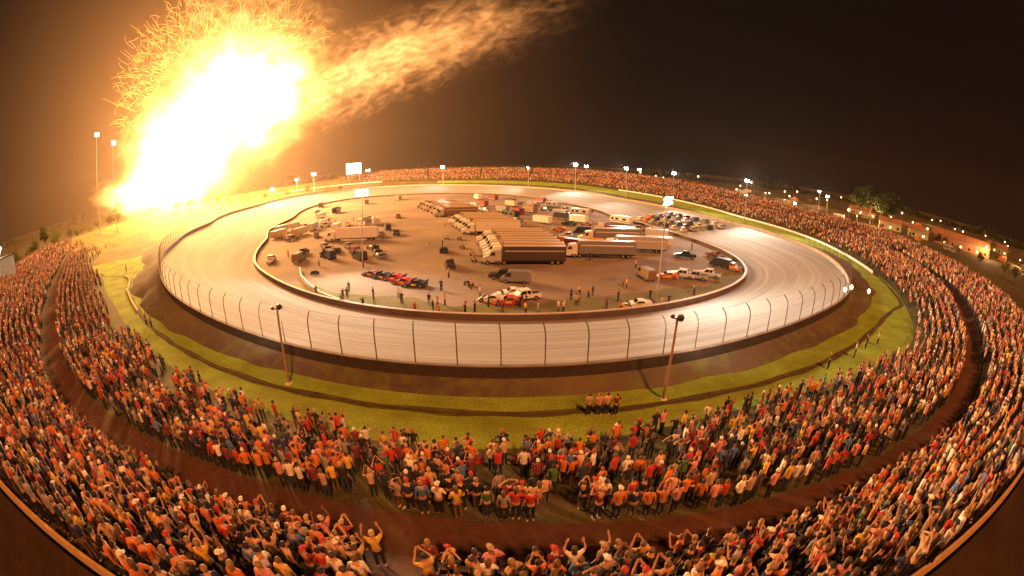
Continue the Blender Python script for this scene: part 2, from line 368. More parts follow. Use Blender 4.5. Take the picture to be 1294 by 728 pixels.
for p in np.arange(112, 178.1, 1.6):
    r, z = rv(front, p); x, y = xy(p, r - 1.08); pb.box(x - .08, x + .08, y - .08, y + .08, z - .4, z + .29)
ps_ = pb.build('rail_posts', M_wood); sub(ps_, g2); ps_['kind'] = 'stuff'
# pit wall, the pale arc inside the infield
pw = [at(*p) for p in ((379,342,-4),(381,352,-4),(390,363,-4),(405,374,-4),(430,384,-4),(458,391,-4),(480,394,-4))]
bmw = MB()
for a, b_ in zip(pw[:-1], pw[1:]):
    d = Vector(b_) - Vector(a); L = d.length; M = Matrix.Translation(Vector(a)) @ d.to_track_quat('X', 'Z').to_matrix().to_4x4()
    bmw.box(-.05, L + .05, -.14, .14, -.2, .85, M=M)
tag(bmw.build('pit_wall', M_white), 'short pale curved pit wall inside the near left infield', 'wall')

# ------------------------------------------------------------------ catch fence on the near turn
fe = empty('catch_fence', (C0[0], C0[1], 2)); tag(fe, 'tall wire catch fence on curved steel posts along the near track wall', 'fence')
# arc-length spaced posts
pp = np.linspace(-152, -26, 2000); rr_, zz_ = rv(outer, pp); xx, yy = xy(pp, rr_ + .12)
S = np.r_[0, np.cumsum(np.hypot(np.diff(xx), np.diff(yy)))]
posts = np.interp(np.arange(0, S[-1], 3.55), S, pp)
M_post = mat('fence_post_steel', (.10, .07, .05), .6, .3)
def post_pts(p):
    r, z = rv(outer, p); r += .12; out = []
    for hh, inn in ((0, 0), (1.2, 0), (2.3, .02), (2.8, .16), (3.15, .45), (3.35, .8)):
        x, y = xy(p, r - inn); out.append(Vector((x, y, z + .1 + hh)))
    return out
ctr = Vector((C0[0], C0[1], 2))
for p in posts:
    P = post_pts(p); m_ = MB()
    for a, b_ in zip(P[:-1], P[1:]): m_.cyl(a - ctr, b_ - ctr, .055, n=6)
    m_.build('fence_post', M_post, fe)
cb = MB(); lv = [(.7, 0), (1.4, 0), (2.1, 0), (2.8, .16), (3.35, .8)]
fine_p = np.linspace(posts[0], posts[-1], 260)
for hh, inn in lv:
    prev = None
    for p in fine_p:
        r, z = rv(outer, p); x, y = xy(p, r + .12 - inn); q = Vector((x, y, z + .1 + hh)) - ctr
        if prev is not None: cb.cyl(prev, q, .006, n=4, caps=False)
        prev = q
cb.build('wire_cables', mat('fence_cable', (.08, .06, .05), .6, .3), fe)

# ------------------------------------------------------------------ lamps and poles
M_lamp = mat('lit_lamp', (1, 1, 1), emit=((1.0, .93, .80), 160))
M_lampw = mat('lit_lamp_warm', (1, .8, .5), emit=((1.0, .62, .28), 14))
M_head = mat('lamp_housing', (.05, .04, .035), .5, .4)
def light(name, kind, loc, power, color, radius=.5, target=None, spot=100, blend=.6, parent=None):
    l = bpy.data.lights.new(name, kind); l.energy = power; l.color = color
    if kind in ('POINT', 'SPOT'): l.shadow_soft_size = radius
    o = bpy.data.objects.new(name, l); col.objects.link(o); o.location = [float(v) for v in loc]
    if kind == 'SPOT': l.spot_size = R(spot); l.spot_blend = blend
    if target is not None: o.rotation_euler = (Vector([float(v) for v in target]) - o.location).to_track_quat('-Z', 'Y').to_euler()
    return o
LW = (1.0, .90, .72)
def light_pole(base, top, label, size=1.0, power=0, target=(-25, 150, -4), warm=False, rpole=None, group='floodlight poles round the track', nl=4):
    base = np.array(base, float); h = top[2] - base[2]
    rpole = rpole or .15 * max(1, math.hypot(base[0], base[1]) / 130)
    t = empty('light_pole', base); tag(t, label, 'light pole', group)
    top_l = Vector(top) - Vector(base)
    m_ = MB(); m_.cyl((0, 0, -.5), top_l, rpole, rpole * .6, 8); m_.build('pole', M_steel, t)
    d = Vector(target) - Vector(top); d.z = 0; d.normalize(); sd = Vector((-d.y, d.x, 0))
    m_ = MB(); q = d.to_track_quat('Y', 'Z').to_matrix().to_4x4(); M = Matrix.Translation(top_l) @ q
    m_.box(-size, size, -.08, .08, -.08, .08, M=M); m_.build('crossarm', M_head, t)
    for k in range(nl * 2):
        x = (-size * .7 + 1.4 * size * (k // 2) / (nl - 1)) if nl > 1 else 0; rad = size * .25 if nl < 4 else size * .19
        tilt = M @ Matrix.Translation((x, .25, (k % 2) * rad * 2.5 + .1)) @ Matrix.Rotation(R(-25), 4, 'X')
        hb = MB(); hb.b.transform(Matrix.Identity(4)); hb.cyl((0, -.32, 0), (0, .1, 0), rad * .5, rad * 1.0, 12); hb.b.transform(tilt); ho = hb.build('lamp_housing', M_head, t)
        lb = MB(); lb.sphere((0, .12, 0), rad * .94, (1, .35, 1)); lb.b.transform(tilt); lb.build('lamp', M_lampw if warm else M_lamp, ho, smooth=True)
    if power:
        p = Vector(top) + d * 1.2 + Vector((0, 0, .3))
        light('flood_light', 'SPOT', p, power, (1, .6, .3) if warm else LW, .4, target, 140, .8)
    return t
K = 1.0
# the two tall poles in the infield
b1 = at(458, 336, -4); t1 = at_d(458, 246, np.hypot(*b1[:2])); light_pole(b1, t1, 'tall infield light pole by the white trailer with glaring lamps', 1.7, 64000 * K, (-28, 30, 0))
b2 = at(829, 381, -4); t2 = at_d(842, 257, np.hypot(*b2[:2]) + .6); light_pole(b2, t2, 'tall pale light pole on the infield grass near the right turn', 1.6, 50000 * K, (46, 42, 0))
# far poles
FAR = [(560, 212, 250, 'first floodlight pole right of the big white scoreboard, before the far stand'), (668, 213, 258, 'floodlight pole in the middle of the far stand front'),
       (727, 209, 240, 'floodlight pole with double lamps at the right end of the far stand'), (791, 214, 238, 'floodlight pole behind the small pale roof at the far right stand'),
       (850, 220, 262, 'floodlight pole above the race car pack on the back straight'), (940, 229, 292, 'tall floodlight pole over the right stand beyond the car pack'),
       (398, 221, 248, 'slim floodlight pole on the left far turn'), (345, 240, 262, 'low floodlight pole on the left turn beside the flames')]
for x, yt, yb, lab in FAR:
    p = np.array(at_d(x, yb, 1)); 
    # stand the pole just outside the outer wall in this direction
    best = None
    for ph in np.linspace(-180, 179, 1440):
        X, Y = xy(ph, rv(outer, ph)[0] + 2.5)
        if Y > 60 and (x > 700 and ph < 80 or x <= 700 and ph > 60):
            e = abs(math.atan2(X, Y) - math.atan2(p[0], p[1]))
            if best is None or e < best[0]: best = (e, X, Y)
    X, Y = best[1:]; d = math.hypot(X, Y); tp = at_d(x, yt, d)
    if x in (398, 345): pass
    light_pole((X, Y, terrain_z(X, Y)), (X, Y, max(tp[2], 6)), lab, 1.5 * d / 300, {850: 60000, 940: 90000, 727: 70000, 791: 60000}.get(x, 30000) * K, {940: (66, 88, -2), 850: (66, 120, -2), 560: (-80, 300, 0), 668: (-30, 290, 0), 727: (30, 240, 0)}.get(x, (-25, 150, -4)), nl=3)
BACK = [(741, 211, 420, 'small bright lamp pole just right of the double lamp pole behind the far stand'), (808, 215, 430, 'bright lone lamp pole behind the right end of the far stand'),
        (943, 248, 240, 'short lamp pole standing among the right stand crowd'), (1005, 258, 235, 'lone lamp pole at the back edge of the right stand'),
        (1036, 243, 215, 'tallest lamp pole of the right stand with clustered lamps'), (1046, 249, 260, 'second lamp pole close behind the clustered right stand lamps'),
        (465, 216, 420, 'small lamp pole just right of the white scoreboard'), (375, 228, 360, 'small lamp pole on the left far bank')]
for x, yt, d, lab in BACK:
    tp = at_d(x, yt, d); g = terrain_z(tp[0], tp[1])
    light_pole((tp[0], tp[1], g), tp, lab, 1.2 * d / 300, 20000 * K, (-25, 150, -4), nl=2)
# pair of tall lamps by the flames
for x, y_, lab in ((122, 172, 'tall floodlight pole left of the fireball'), (143, 182, 'shorter floodlight pole half lost in the fireball glare')):
    tp = at_d(x, y_, 235); light_pole((tp[0], tp[1], terrain_z(tp[0], tp[1])), tp, lab, 1.6, 0, (-25, 150, -4), nl=3, rpole=.2)
# near wooden poles with dark lamp heads seen from behind
def near_pole(bp, tp, label, aim, power):
    b_ = at(*bp, 0); b_[2] = terrain_z(b_[0], b_[1]); t_ = at_d(*tp, np.hypot(*b_[:2]) + .05)
    t = empty('wooden_light_pole', b_); tag(t, label, 'light pole', 'wooden poles on the near apron')
    top = Vector(t_) - Vector(b_); m_ = MB(); m_.cyl((0, 0, -.4), top, .14, .09, 10); m_.build('pole', M_pole, t)
    d = Vector(aim) - Vector(t_); d.normalize()
    qm = Matrix.Translation(top) @ d.to_track_quat('Y', 'Z').to_matrix().to_4x4()
    for sx, rad in ((.22, .30), (-.42, .16)):
        hb = MB(); hb.cyl((sx, -.28, .12), (sx, .15, .12), rad * .55, rad, 16); hb.sphere((sx, -.26, .12), rad * .56, (1, .6, 1)); hb.b.transform(qm); ho = hb.build('lamp_housing', M_head, t, True)
        lb = MB(); lb.cyl((sx, .155, .12), (sx, .17, .12), rad * .93, n=16); lb.b.transform(qm); lb.build('lamp', M_lamp, ho)
    m_ = MB(); m_.box(-.5, .4, -.05, .05, -.05, .05); m_.b.transform(qm); m_.build('crossarm', M_head, t)
    m_ = MB(); m_.box(-.28, .28, -.28, .28, -.2, .12, .04); m_.build('footing', M_white, t)
    light('flood_light', 'SPOT', Vector(t_) + d * .5, power, LW, .25, aim, 96, 1.0)
near_pole((365, 485), (350, 390), 'leaning wooden lamp pole with dark round head on the left apron', (-52, 74, -2), 8000 * K)
near_pole((838, 505), (856, 403), 'leaning brown lamp pole with white foot on the right apron', (50, 72, -2), 8000 * K)
# scoreboard
sb_p = at_d(447, 213, 395); g = terrain_z(sb_p[0], sb_p[1])
s_ = empty('scoreboard', (sb_p[0], sb_p[1], g), math.atan2(-sb_p[0], sb_p[1]) * 0 + math.atan2(sb_p[1], sb_p[0]) - math.pi / 2); tag(s_, 'large glaring white lit board on posts above the far left turn', 'scoreboard')
zc = sb_p[2] - g
MB().box(-7, 7, -.4, .4, zc - 5, zc + 5, .1).build('board_frame', M_head, s_)
MB().box(-6.6, 6.6, -.46, -.405, zc - 4.6, zc + 4.6).build('lit_panel', mat('lit_board', (1, 1, 1), emit=((1, .95, .85), 12)), s_)
for sx in (-5, 5): MB().box(sx - .25, sx + .25, -.25, .25, -.5, zc - 5.01).build('post', M_steel, s_)

# ------------------------------------------------------------------ people
def skin_mesh(name, verts, edges, root=0, sub=1):
    me = bpy.data.meshes.new(name); me.from_pydata([v[0] for v in verts], edges, []); o = bpy.data.objects.new(name, me); col.objects.link(o)
    sm = o.modifiers.new('s', 'SKIN'); sm.use_smooth_shade = True
    for i, v in enumerate(verts):
        r = v[1]; me.skin_vertices[0].data[i].radius = r if isinstance(r, tuple) else (r, r)
        me.skin_vertices[0].data[i].use_root = (i == root)
    if sub: ss = o.modifiers.new('u', 'SUBSURF'); ss.levels = sub; ss.render_levels = sub
    dg = bpy.context.evaluated_depsgraph_get(); dg.update()
    out = bpy.data.meshes.new_from_object(o.evaluated_get(dg)); out.name = name
    bpy.data.objects.remove(o); bpy.data.meshes.remove(me); out.shade_smooth()
    return out
ARMS = {   # elbow, wrist, palm direction for the right arm (x>0); mirrored for the left unless given
    'down': (((.25, -.03, 1.15), (.27, .05, .90)), ((.25, -.03, 1.15), (.27, .05, .90))),
    'phone': (((.27, .22, 1.28), (.10, .36, 1.55)), ((.27, .22, 1.28), (.10, .36, 1.55))),
    'up': (((.32, .04, 1.62), (.25, .08, 1.90)), ((.32, .04, 1.62), (.25, .08, 1.90))),
    'head': (((.40, .06, 1.56), (.16, .02, 1.74)), ((.40, .06, 1.56), (.16, .02, 1.74))),
    'one': (((.30, .06, 1.62), (.26, .12, 1.90)), ((.25, -.03, 1.15), (.25, .08, .91))),
    'hips': (((.40, -.08, 1.18), (.21, .06, 1.03)), ((.40, -.08, 1.18), (.21, .06, 1.03))),
    'folded': (((.27, .10, 1.14), (.02, .22, 1.18)), ((.27, .10, 1.12), (.03, .24, 1.12))),
}
def person_meshes(arms, sleeve=.8, girth=1.0):
    V = []; E = []
    def add(p, r, par=None):
        V.append((p, r)); i = len(V) - 1
        if par is not None: E.append((par, i))
        return i
    g = girth
    pel = add((0, 0, .95), (.145 * g, .105 * g)); wa = add((0, 0, 1.10), (.125 * g, .095 * g), pel); ch = add((0, 0, 1.28), (.155 * g, .11 * g), wa)
    uc = add((0, -.01, 1.41), (.12 * g, .085 * g), ch); nk = add((0, 0, 1.50), .055, uc)
    h1 = add((0, .02, 1.575), (.066, .075), nk); h2 = add((0, .015, 1.655), (.078, .096), h1); h3 = add((0, .005, 1.725), (.062, .075), h2)
    add((0, .122, 1.625), .016, h2)                                  # nose
    for s in (-1, 1): add((s * .088, -.005, 1.635), .02, h2)         # ears
    torso = (pel, wa, ch, uc)
    A = []
    for s, (el, wr) in zip((1, -1), arms):
        sh = add((s * .175, -.01, 1.41), .062, uc); m1 = Vector((s * el[0], el[1], el[2])); w = Vector((s * wr[0], wr[1], wr[2]))
        e_ = add(tuple(m1), .044, sh); w_ = add(tuple(w), .028, e_)
        d = (w - m1).normalized(); side = d.cross(Vector((0, 1, 0))); side = side.normalized() if side.length > .1 else Vector((1, 0, 0))
        pm = w + d * .075; p_ = add(tuple(pm), (.036, .018), w_)
        curl = Vector((0, .35, 0))
        for k, (off, ln) in enumerate(((-.030, .060), (-.010, .072), (.010, .068), (.030, .052))):
            a = pm + side * off + d * .03; b1 = add(tuple(a), .011, p_); b2_ = add(tuple(a + (d + curl * .5).normalized() * ln * .55), .009, b1); add(tuple(a + (d + curl).normalized() * ln), .008, b2_)
        t1_ = add(tuple(w + d * .03 + side * .045), .012, w_); add(tuple(w + d * .075 + side * .068), .010, t1_)
        A.append((sh, e_, w_, s, m1, w))
    Lg = []
    for s in (-1, 1):
        hp = add((s * .092, 0, .86), .088 * g, pel); kn = add((s * .105, .025, .49), .058, hp); an = add((s * .11, -.02, .10), .04, kn)
        hl = add((s * .11, -.02, .045), .036, an); to = add((s * .125, .15, .035), .034, hl); Lg.append((hp, kn, an, hl, to))
    body = skin_mesh('person', V, E, pel, 1)
    # shirt
    def shell(idx, grow, extra=()):
        mp = {i: k for k, i in enumerate(idx)}; vs = []
        for i in idx:
            r = V[i][1]; r = r if isinstance(r, tuple) else (r, r); vs.append((V[i][0], (r[0] + grow, r[1] + grow)))
        es = [(mp[a], mp[b]) for a, b in E if a in mp and b in mp]
        for par, p, r in extra:
            vs.append((p, r)); es.append((mp[par], len(vs) - 1))
        return vs, es
    ex = []
    for sh, e_, w_, s, m1, w in A:
        a = Vector(V[sh][0]); 
        if sleeve <= 1: ex.append((sh, tuple(a.lerp(m1, sleeve)), .062))
        else: ex.append((sh, tuple(m1), .056))
    idx = [pel, wa, ch, uc] + [a[0] for a in A]
    vs, es = shell(idx, .017, ex)
    if sleeve > 1:
        for k, (sh, e_, w_, s, m1, w) in enumerate(A):
            vs.append((tuple(m1.lerp(w, .85)), .043)); es.append((len(idx) + k, len(vs) - 1))
    vs[0] = ((0, 0, .93), (.165 * g, .12 * g)); vs.append(((0, -.003, 1.465), (.075, .07))); es.append((3, len(vs) - 1))
    shirt = skin_mesh('shirt', vs, es, 0, 1)
    vs = [((0, 0, .97), (.158 * g, .115 * g))]; es = []
    for (hp, kn, an, hl, to) in Lg:
        b0 = len(vs); vs += [(V[hp][0], .104 * g), (V[kn][0], .078), (V[an][0][:2] + (.12,), .064)]; es += [(0, b0), (b0, b0 + 1), (b0 + 1, b0 + 2)]
    trousers = skin_mesh('trousers', vs, es, 0, 1)
    b = MB()
    for (hp, kn, an, hl, to) in Lg:
        x = V[hl][0][0]; b.sphere((x + .005 * np.sign(x), .055, .045), .05, (1, 2.7, 1.0), 10, 6)
    me = bpy.data.meshes.new('shoes'); b.b.to_mesh(me); b.b.free(); me.shade_smooth()
    return body, shirt, trousers, me
def hair_mesh(long_=False):
    b = bmesh.new(); bmesh.ops.create_uvsphere(b, u_segments=14, v_segments=9, radius=1)
    for v in b.verts:
        x, y, z = v.co; v.co = Vector((x * .101, y * .114 - .003, 1.665 + z * .105))
    kill = [v for v in b.verts if (v.co.y > .035 and v.co.z < 1.70) or v.co.z < (1.56 if not long_ else 1.56)]
    bmesh.ops.delete(b, geom=kill, context='VERTS')
    if long_:
        for v in b.verts:
            if v.co.z < 1.62 and v.co.y < 0: v.co.z -= .16; v.co.y -= .015
    r = bmesh.ops.solidify(b, geom=b.faces[:], thickness=.012)
    me = bpy.data.meshes.new('hair'); b.to_mesh(me); b.free(); me.shade_smooth(); return me
def cap_mesh():
    b = bmesh.new(); bmesh.ops.create_uvsphere(b, u_segments=14, v_segments=9, radius=1)
    for v in b.verts: v.co = Vector((v.co.x * .104, v.co.y * .118 - .002, 1.675 + v.co.z * .105))
    bmesh.ops.delete(b, geom=[v for v in b.verts if v.co.z < 1.672], context='VERTS')
    pr = [b.verts.new((math.cos(a) * .085, .10 + math.sin(a) * .10, 1.688)) for a in np.linspace(0, math.pi, 9)]
    pr2 = [b.verts.new((v.co.x, v.co.y, 1.678)) for v in pr]
    b.faces.new(pr); b.faces.new(pr2[::-1])
    for i in range(9): j = (i + 1) % 9; b.faces.new((pr[i], pr2[i], pr2[j], pr[j]))
    bmesh.ops.recalc_face_normals(b, faces=b.faces)
    me = bpy.data.meshes.new('cap'); b.to_mesh(me); b.free(); return me
POSES = [('down', 'arms down', .8, 1.0), ('phone', 'hands before face', .8, 1.0), ('up', 'both arms raised', .8, .95), ('head', 'hands on head', .8, 1.02),
         ('one', 'one arm raised', .8, 1.0), ('hips', 'hands on hips', .8, 1.1), ('folded', 'arms folded', 1.2, 1.06), ('down', 'long sleeves', 1.2, 1.08)]
PM = [person_meshes(ARMS[p[0]], p[2], p[3]) for p in POSES]
HAIR = [hair_mesh(), hair_mesh(True), cap_mesh()]
SHIRTS = [('red', (.42, .035, .025)), ('orange', (.55, .16, .03)), ('white', (.72, .66, .58)), ('black', (.018, .016, .018)), ('navy', (.025, .035, .09)), ('pink', (.60, .24, .22)),
          ('yellow', (.62, .40, .06)), ('grey', (.28, .25, .23)), ('tan', (.45, .30, .18)), ('maroon', (.16, .025, .03)), ('green', (.06, .13, .05)), ('blue', (.08, .16, .36)), ('peach', (.62, .36, .22))]
SHW = np.array([10, 15, 7, 20, 9, 6, 6, 5, 9, 8, 2, 2, 9], float); SHW /= SHW.sum()
TROU = [('dark', (.016, .015, .02)), ('blue', (.022, .03, .06)), ('tan', (.12, .08, .045)), ('black', (.014, .013, .014)), ('grey', (.10, .09, .09))]
HAIRC = [(.02, .013, .01), (.06, .03, .015), (.12, .07, .03), (.25, .16, .07), (.10, .09, .085)]
CAPC = [('white', (.7, .66, .6)), ('red', (.4, .04, .03)), ('black', (.02, .02, .02)), ('tan', (.4, .28, .16))]
SKINC = [(.42, .22, .13), (.36, .18, .10), (.48, .27, .17), (.18, .09, .05)]
cloth = lambda n, c: mat(n, c, .85, noise=(9, tuple(v * .7 for v in c), .35, .75))
MS = [cloth('shirt_' + n, c) for n, c in SHIRTS]; MT = [cloth('trousers_' + n, c) for n, c in TROU]
MH = [mat('hair_shade', c, .6) for c in HAIRC]; MC = [mat('cap_' + n, c, .8) for n, c in CAPC]; MK = [mat('skin', c, .55) for c in SKINC]; MSH = [mat('shoe_dark', (.03, .025, .022), .6), mat('shoe_pale', (.5, .46, .42), .6)]

# where people stand: rows along the two tiers
def visible_gap(phi, r, tier):
    """aisles and thin patches"""
    x, y = xy(phi, r)
    return x, y
people = []      # x, y, z, facing, tier, row, phi
AIS0 = 0
_q = at(503, 700, 6.2); AIS = math.degrees(math.atan2(_q[1] - C0[1], _q[0] - C0[0])); print('aisle', AIS)
AISLES = [(-93.5, .25), (-104, .25), (-68.5, .15), (-118, .3), (-52, .2), (-40, .2), (-28, .22), (-14, .22), (0, .25), (18, .25), (36, .2), (52, .2), (66, .15), (78, .15), (90, .15), (102, .15)]
def tier_rows(a, b, tier, inset0, inset1):
    for row in range(60):
        any_ = False
        phi = -168.0
        while phi < 121:
            r0, z0 = rv(a, phi); r1, z1 = rv(b, phi); wdt = r1 - r0
            far = abs(math.hypot(*xy(phi, r0))) ; step = 1.0 if far < 60 else 1.15 if far < 150 else 1.35
            r = r1 - inset1 - row * step
            if r > r1 - inset1 + .01 or r < r0 + inset0: phi += 1.2; continue
            any_ = True
            pitch = .60 if far < 60 else .70 if far < 150 else 1.0
            p2 = phi + rng.normal(0, .12) * math.degrees(.3 / r); rr = r + rng.normal(0, .13)
            phi += math.degrees(pitch * rng.uniform(.8, 1.35) / r)
            if any(abs(p2 - c) < wd * 1.4 for c, wd in AISLES): continue
            fr = (r - r0) / wdt
            if tier == 0 and -128 < p2 < -104 and r < r0 + 2.2: continue
            dens = .93
            if tier == 0:
                if -97 < p2 < -66: dens = .85
                n = math.sin(p2 * 1.9 + row * .35) + math.sin(p2 * 4.3 - row * .5 + 1) * .8 + math.sin(row * 1.7 + p2 * .6)
                if -112 < p2 < -56 and n > .45: dens *= .50
                if fr < .40: dens *= .62
            else:
                n = math.sin(p2 * 2.7 + row * .5) + math.sin(p2 * 5.3 + row)
                if -95 < p2 < -68 and n > 1.3: dens *= .6
                if abs(p2 - AIS) < .34: dens = 0
            if p2 < -150: dens *= max(0, (p2 + 168) / 18)
            if p2 > 112: dens *= max(0, (121 - p2) / 9)
            if rng.random() > dens: continue
            x, y = xy(p2, rr); t = (rr - r0) / wdt; z = z0 + (z1 - z0) * t
            face = math.atan2(C0[1] - y, C0[0] - x) - math.pi / 2 + rng.normal(0, .42)
            people.append((x, y, z, face, tier, row, p2))
        if not any_: break
V = []; F = []
for k in range(13):
    for s in (-1, 1):
        p_ = AIS + s * .24; a_, b_ = rv(walk_out, p_), rv(rim, p_); t = k / 12; r_ = a_[0] + (b_[0] - a_[0] - .1) * t; x, y = xy(p_, r_); V.append((x, y, a_[1] + (b_[1] - a_[1]) * t + .03))
for k in range(12): F.append((2 * k, 2 * k + 1, 2 * k + 3, 2 * k + 2))
tag(pydata('aisle_path', V, F, M_walk), kind='structure')
tier_rows(front, walk_in, 0, .5, .30)
tier_rows(walk_out, rim, 1, .6, .38)
# crews on foot in the infield
for _ in range(85):
    q = rng.uniform(0, 1)
    px_, py_ = (rng.uniform(400, 930), 0) if q < .5 else (rng.uniform(340, 880), rng.uniform(258, 380))
    if q < .5: py_ = 404 - 22 * ((px_ - 640) / 290) ** 2 - abs(rng.normal(0, 14)) - 2
    P = at(px_, py_, -4); ph = math.degrees(math.atan2(P[1] - C0[1], P[0] - C0[0]))
    if math.hypot(P[0] - C0[0], P[1] - C0[1]) < rv(inner, ph)[0] - 1.2: people.append((P[0], P[1], -4.0, rng.uniform(0, 6.28), 2, 0, ph))
PX = np.array(people); print('people', len(PX))
dcam = np.sqrt(PX[:, 0] ** 2 + PX[:, 1] ** 2 + (PX[:, 2] - CAM_H) ** 2)
uvp = np.array([pix((p[0], p[1], p[2] + 1.3)) for p in PX])
inframe = (uvp[:, 0] > -4) & (uvp[:, 0] < 1298) & (uvp[:, 1] < 735)
order = np.argsort(np.where(inframe, dcam, 1e6)); NEAR = 285
near_ids = order[:NEAR]; near_set = set(int(i) for i in near_ids)
ORD = ['first', 'second', 'third', 'fourth', 'fifth', 'sixth', 'seventh', 'eighth', 'ninth', 'tenth', 'eleventh', 'twelfth', 'thirteenth', 'fourteenth', 'fifteenth']

# prototypes of each pose
PROT = []
for (nm, ph_, sl, gi), (bd, st, tr, sh) in zip(POSES, PM):
    for me, m_ in ((bd, MK[0]), (st, MS[0]), (tr, MT[0]), (sh, MSH[0])): me.materials.clear(); me.materials.append(m_)
    PROT.append((bd, st, tr, sh))
for me, m_ in zip(HAIR, (MH[0], MH[0], MC[0])): me.materials.clear(); me.materials.append(m_)
def obj_mat(o, m_): o.material_slots[0].link = 'OBJECT'; o.material_slots[0].material = m_
def new_person(x, y, z, rz, pose, si, ti, hi, hc, ki, s, label, group):
    bd, st, tr, sh = PROT[pose]
    o = bpy.data.objects.new('person', bd); col.objects.link(o); obj_mat(o, MK[ki]); o.location = (x, y, z); o.rotation_euler = (0, 0, rz); o.scale = (s, s, s)
    for nm, me, m_ in (('shirt', st, MS[si]), ('trousers', tr, MT[ti]), ('shoes', sh, MSH[(si + ti) % 3 == 0]), ('cap' if hi == 2 else 'hair', HAIR[hi], MC[hc] if hi == 2 else MH[hc])):
        c = bpy.data.objects.new(nm, me); col.objects.link(c); c.parent = o; obj_mat(c, m_)
    tag(o, label, 'person', group); return o
used = set()
rows = {}
for i in near_ids: rows.setdefault((int(PX[i, 4]), int(PX[i, 5])), []).append(int(i))
shirt_of = {}
for key, ids in rows.items():
    ids.sort(key=lambda i: PX[i, 6])
    for i in ids: shirt_of[i] = int(rng.choice(len(SHIRTS), p=SHW))
for key, ids in rows.items():
    for k, i in enumerate(ids):
        x, y, z, face, tier, row, phi = PX[i]
        for _ in range(60):
            pose = int(rng.choice(8, p=[.34, .13, .04, .05, .04, .09, .11, .20])); si = shirt_of[i]; ti = int(rng.choice(5, p=[.3, .25, .12, .25, .08])); hi = int(rng.choice(3, p=[.5, .22, .28]))
            hc = int(rng.integers(4)); 
            left = SHIRTS[shirt_of[ids[k - 1]]][0] if k else None; right = SHIRTS[shirt_of[ids[k + 1]]][0] if k + 1 < len(ids) else None
            who = POSES[pose][1].replace('standing ', '')
            hat = (CAPC[hc][0] + ' cap, ') if hi == 2 else ('long hair, ' if hi == 1 else '')
            nb = f'between {left} and {right}' if left and right else f'beside {left or right} shirt at row end' if (left or right) else 'alone'
            tn = 'rim' if tier else 'walkway'
            lab = f'{SHIRTS[si][0]} shirt, {hat}{who}, {ORD[min(int(row), 14)]} row from {tn}, {nb}'
            if len(lab.split()) > 16: lab = f'{SHIRTS[si][0]} shirt, {who}, {ORD[min(int(row), 14)]} row from {tn}, {nb}'
            if len(lab.split()) <= 16 and lab not in used: break
            shirt_of[i] = int(rng.choice(len(SHIRTS), p=SHW))
        used.add(lab)
        new_person(x, y, z, face, pose, si, ti, hi, hc, int(rng.choice(4, p=[.4, .3, .22, .08])), rng.uniform(1.07, 1.20), lab, 'spectators standing in the near stand')
# people by themselves on the apron and the path
def lone(px, py, pose, si, ti, hi, lab, rz=None, z=None, grp='people standing on the grass apron'):
    p = at(px, py, 0 if z is None else z)
    for _ in range(4): p = at(px, py, terrain_z(p[0], p[1]))
    face = math.atan2(C0[1] - p[1], C0[0] - p[0]) - math.pi / 2 if rz is None else rz
    new_person(p[0], p[1], p[2], face, pose, si, ti, hi, 1, 0, 1.12, lab, grp)
lone(743, 525, 0, 8, 0, 0, 'leftmost of four people in a line by the right lamp pole, tan shirt')
lone(756, 525, 7, 5, 1, 2, 'pink long sleeved person in the line of four near the right pole')
lone(766, 524, 0, 12, 0, 0, 'peach shirted person third in the line of four on the grass')
lone(777, 525, 5, 9, 3, 0, 'maroon shirted person with hands on hips closing the line of four')
lone(1093, 442, 7, 3, 3, 0, 'person in black long sleeves alone on the right grass bank')
lone(1079, 452, 0, 2, 2, 2, 'person in white shirt and tan trousers beside the black dressed one')
lone(1046, 466, 0, 10, 0, 2, 'person in green shirt standing by the right apron kerb')
lone(1108, 437, 4, 6, 0, 0, 'yellow shirted person raising an arm on the right bank')
lone(186, 412, 0, 9, 0, 0, 'maroon shirted person walking the left apron beside the kerb')
lone(192, 414, 7, 7, 3, 2, 'person in grey sleeves next to the maroon shirt on the left apron')
lone(160, 344, 7, 3, 0, 0, 'dark dressed person alone beside the lit left kerb')
lone(1236, 556, 7, 12, 0, 0, 'peach dressed person walking alone on the right walkway', z=3.4, grp='people on the walkway')

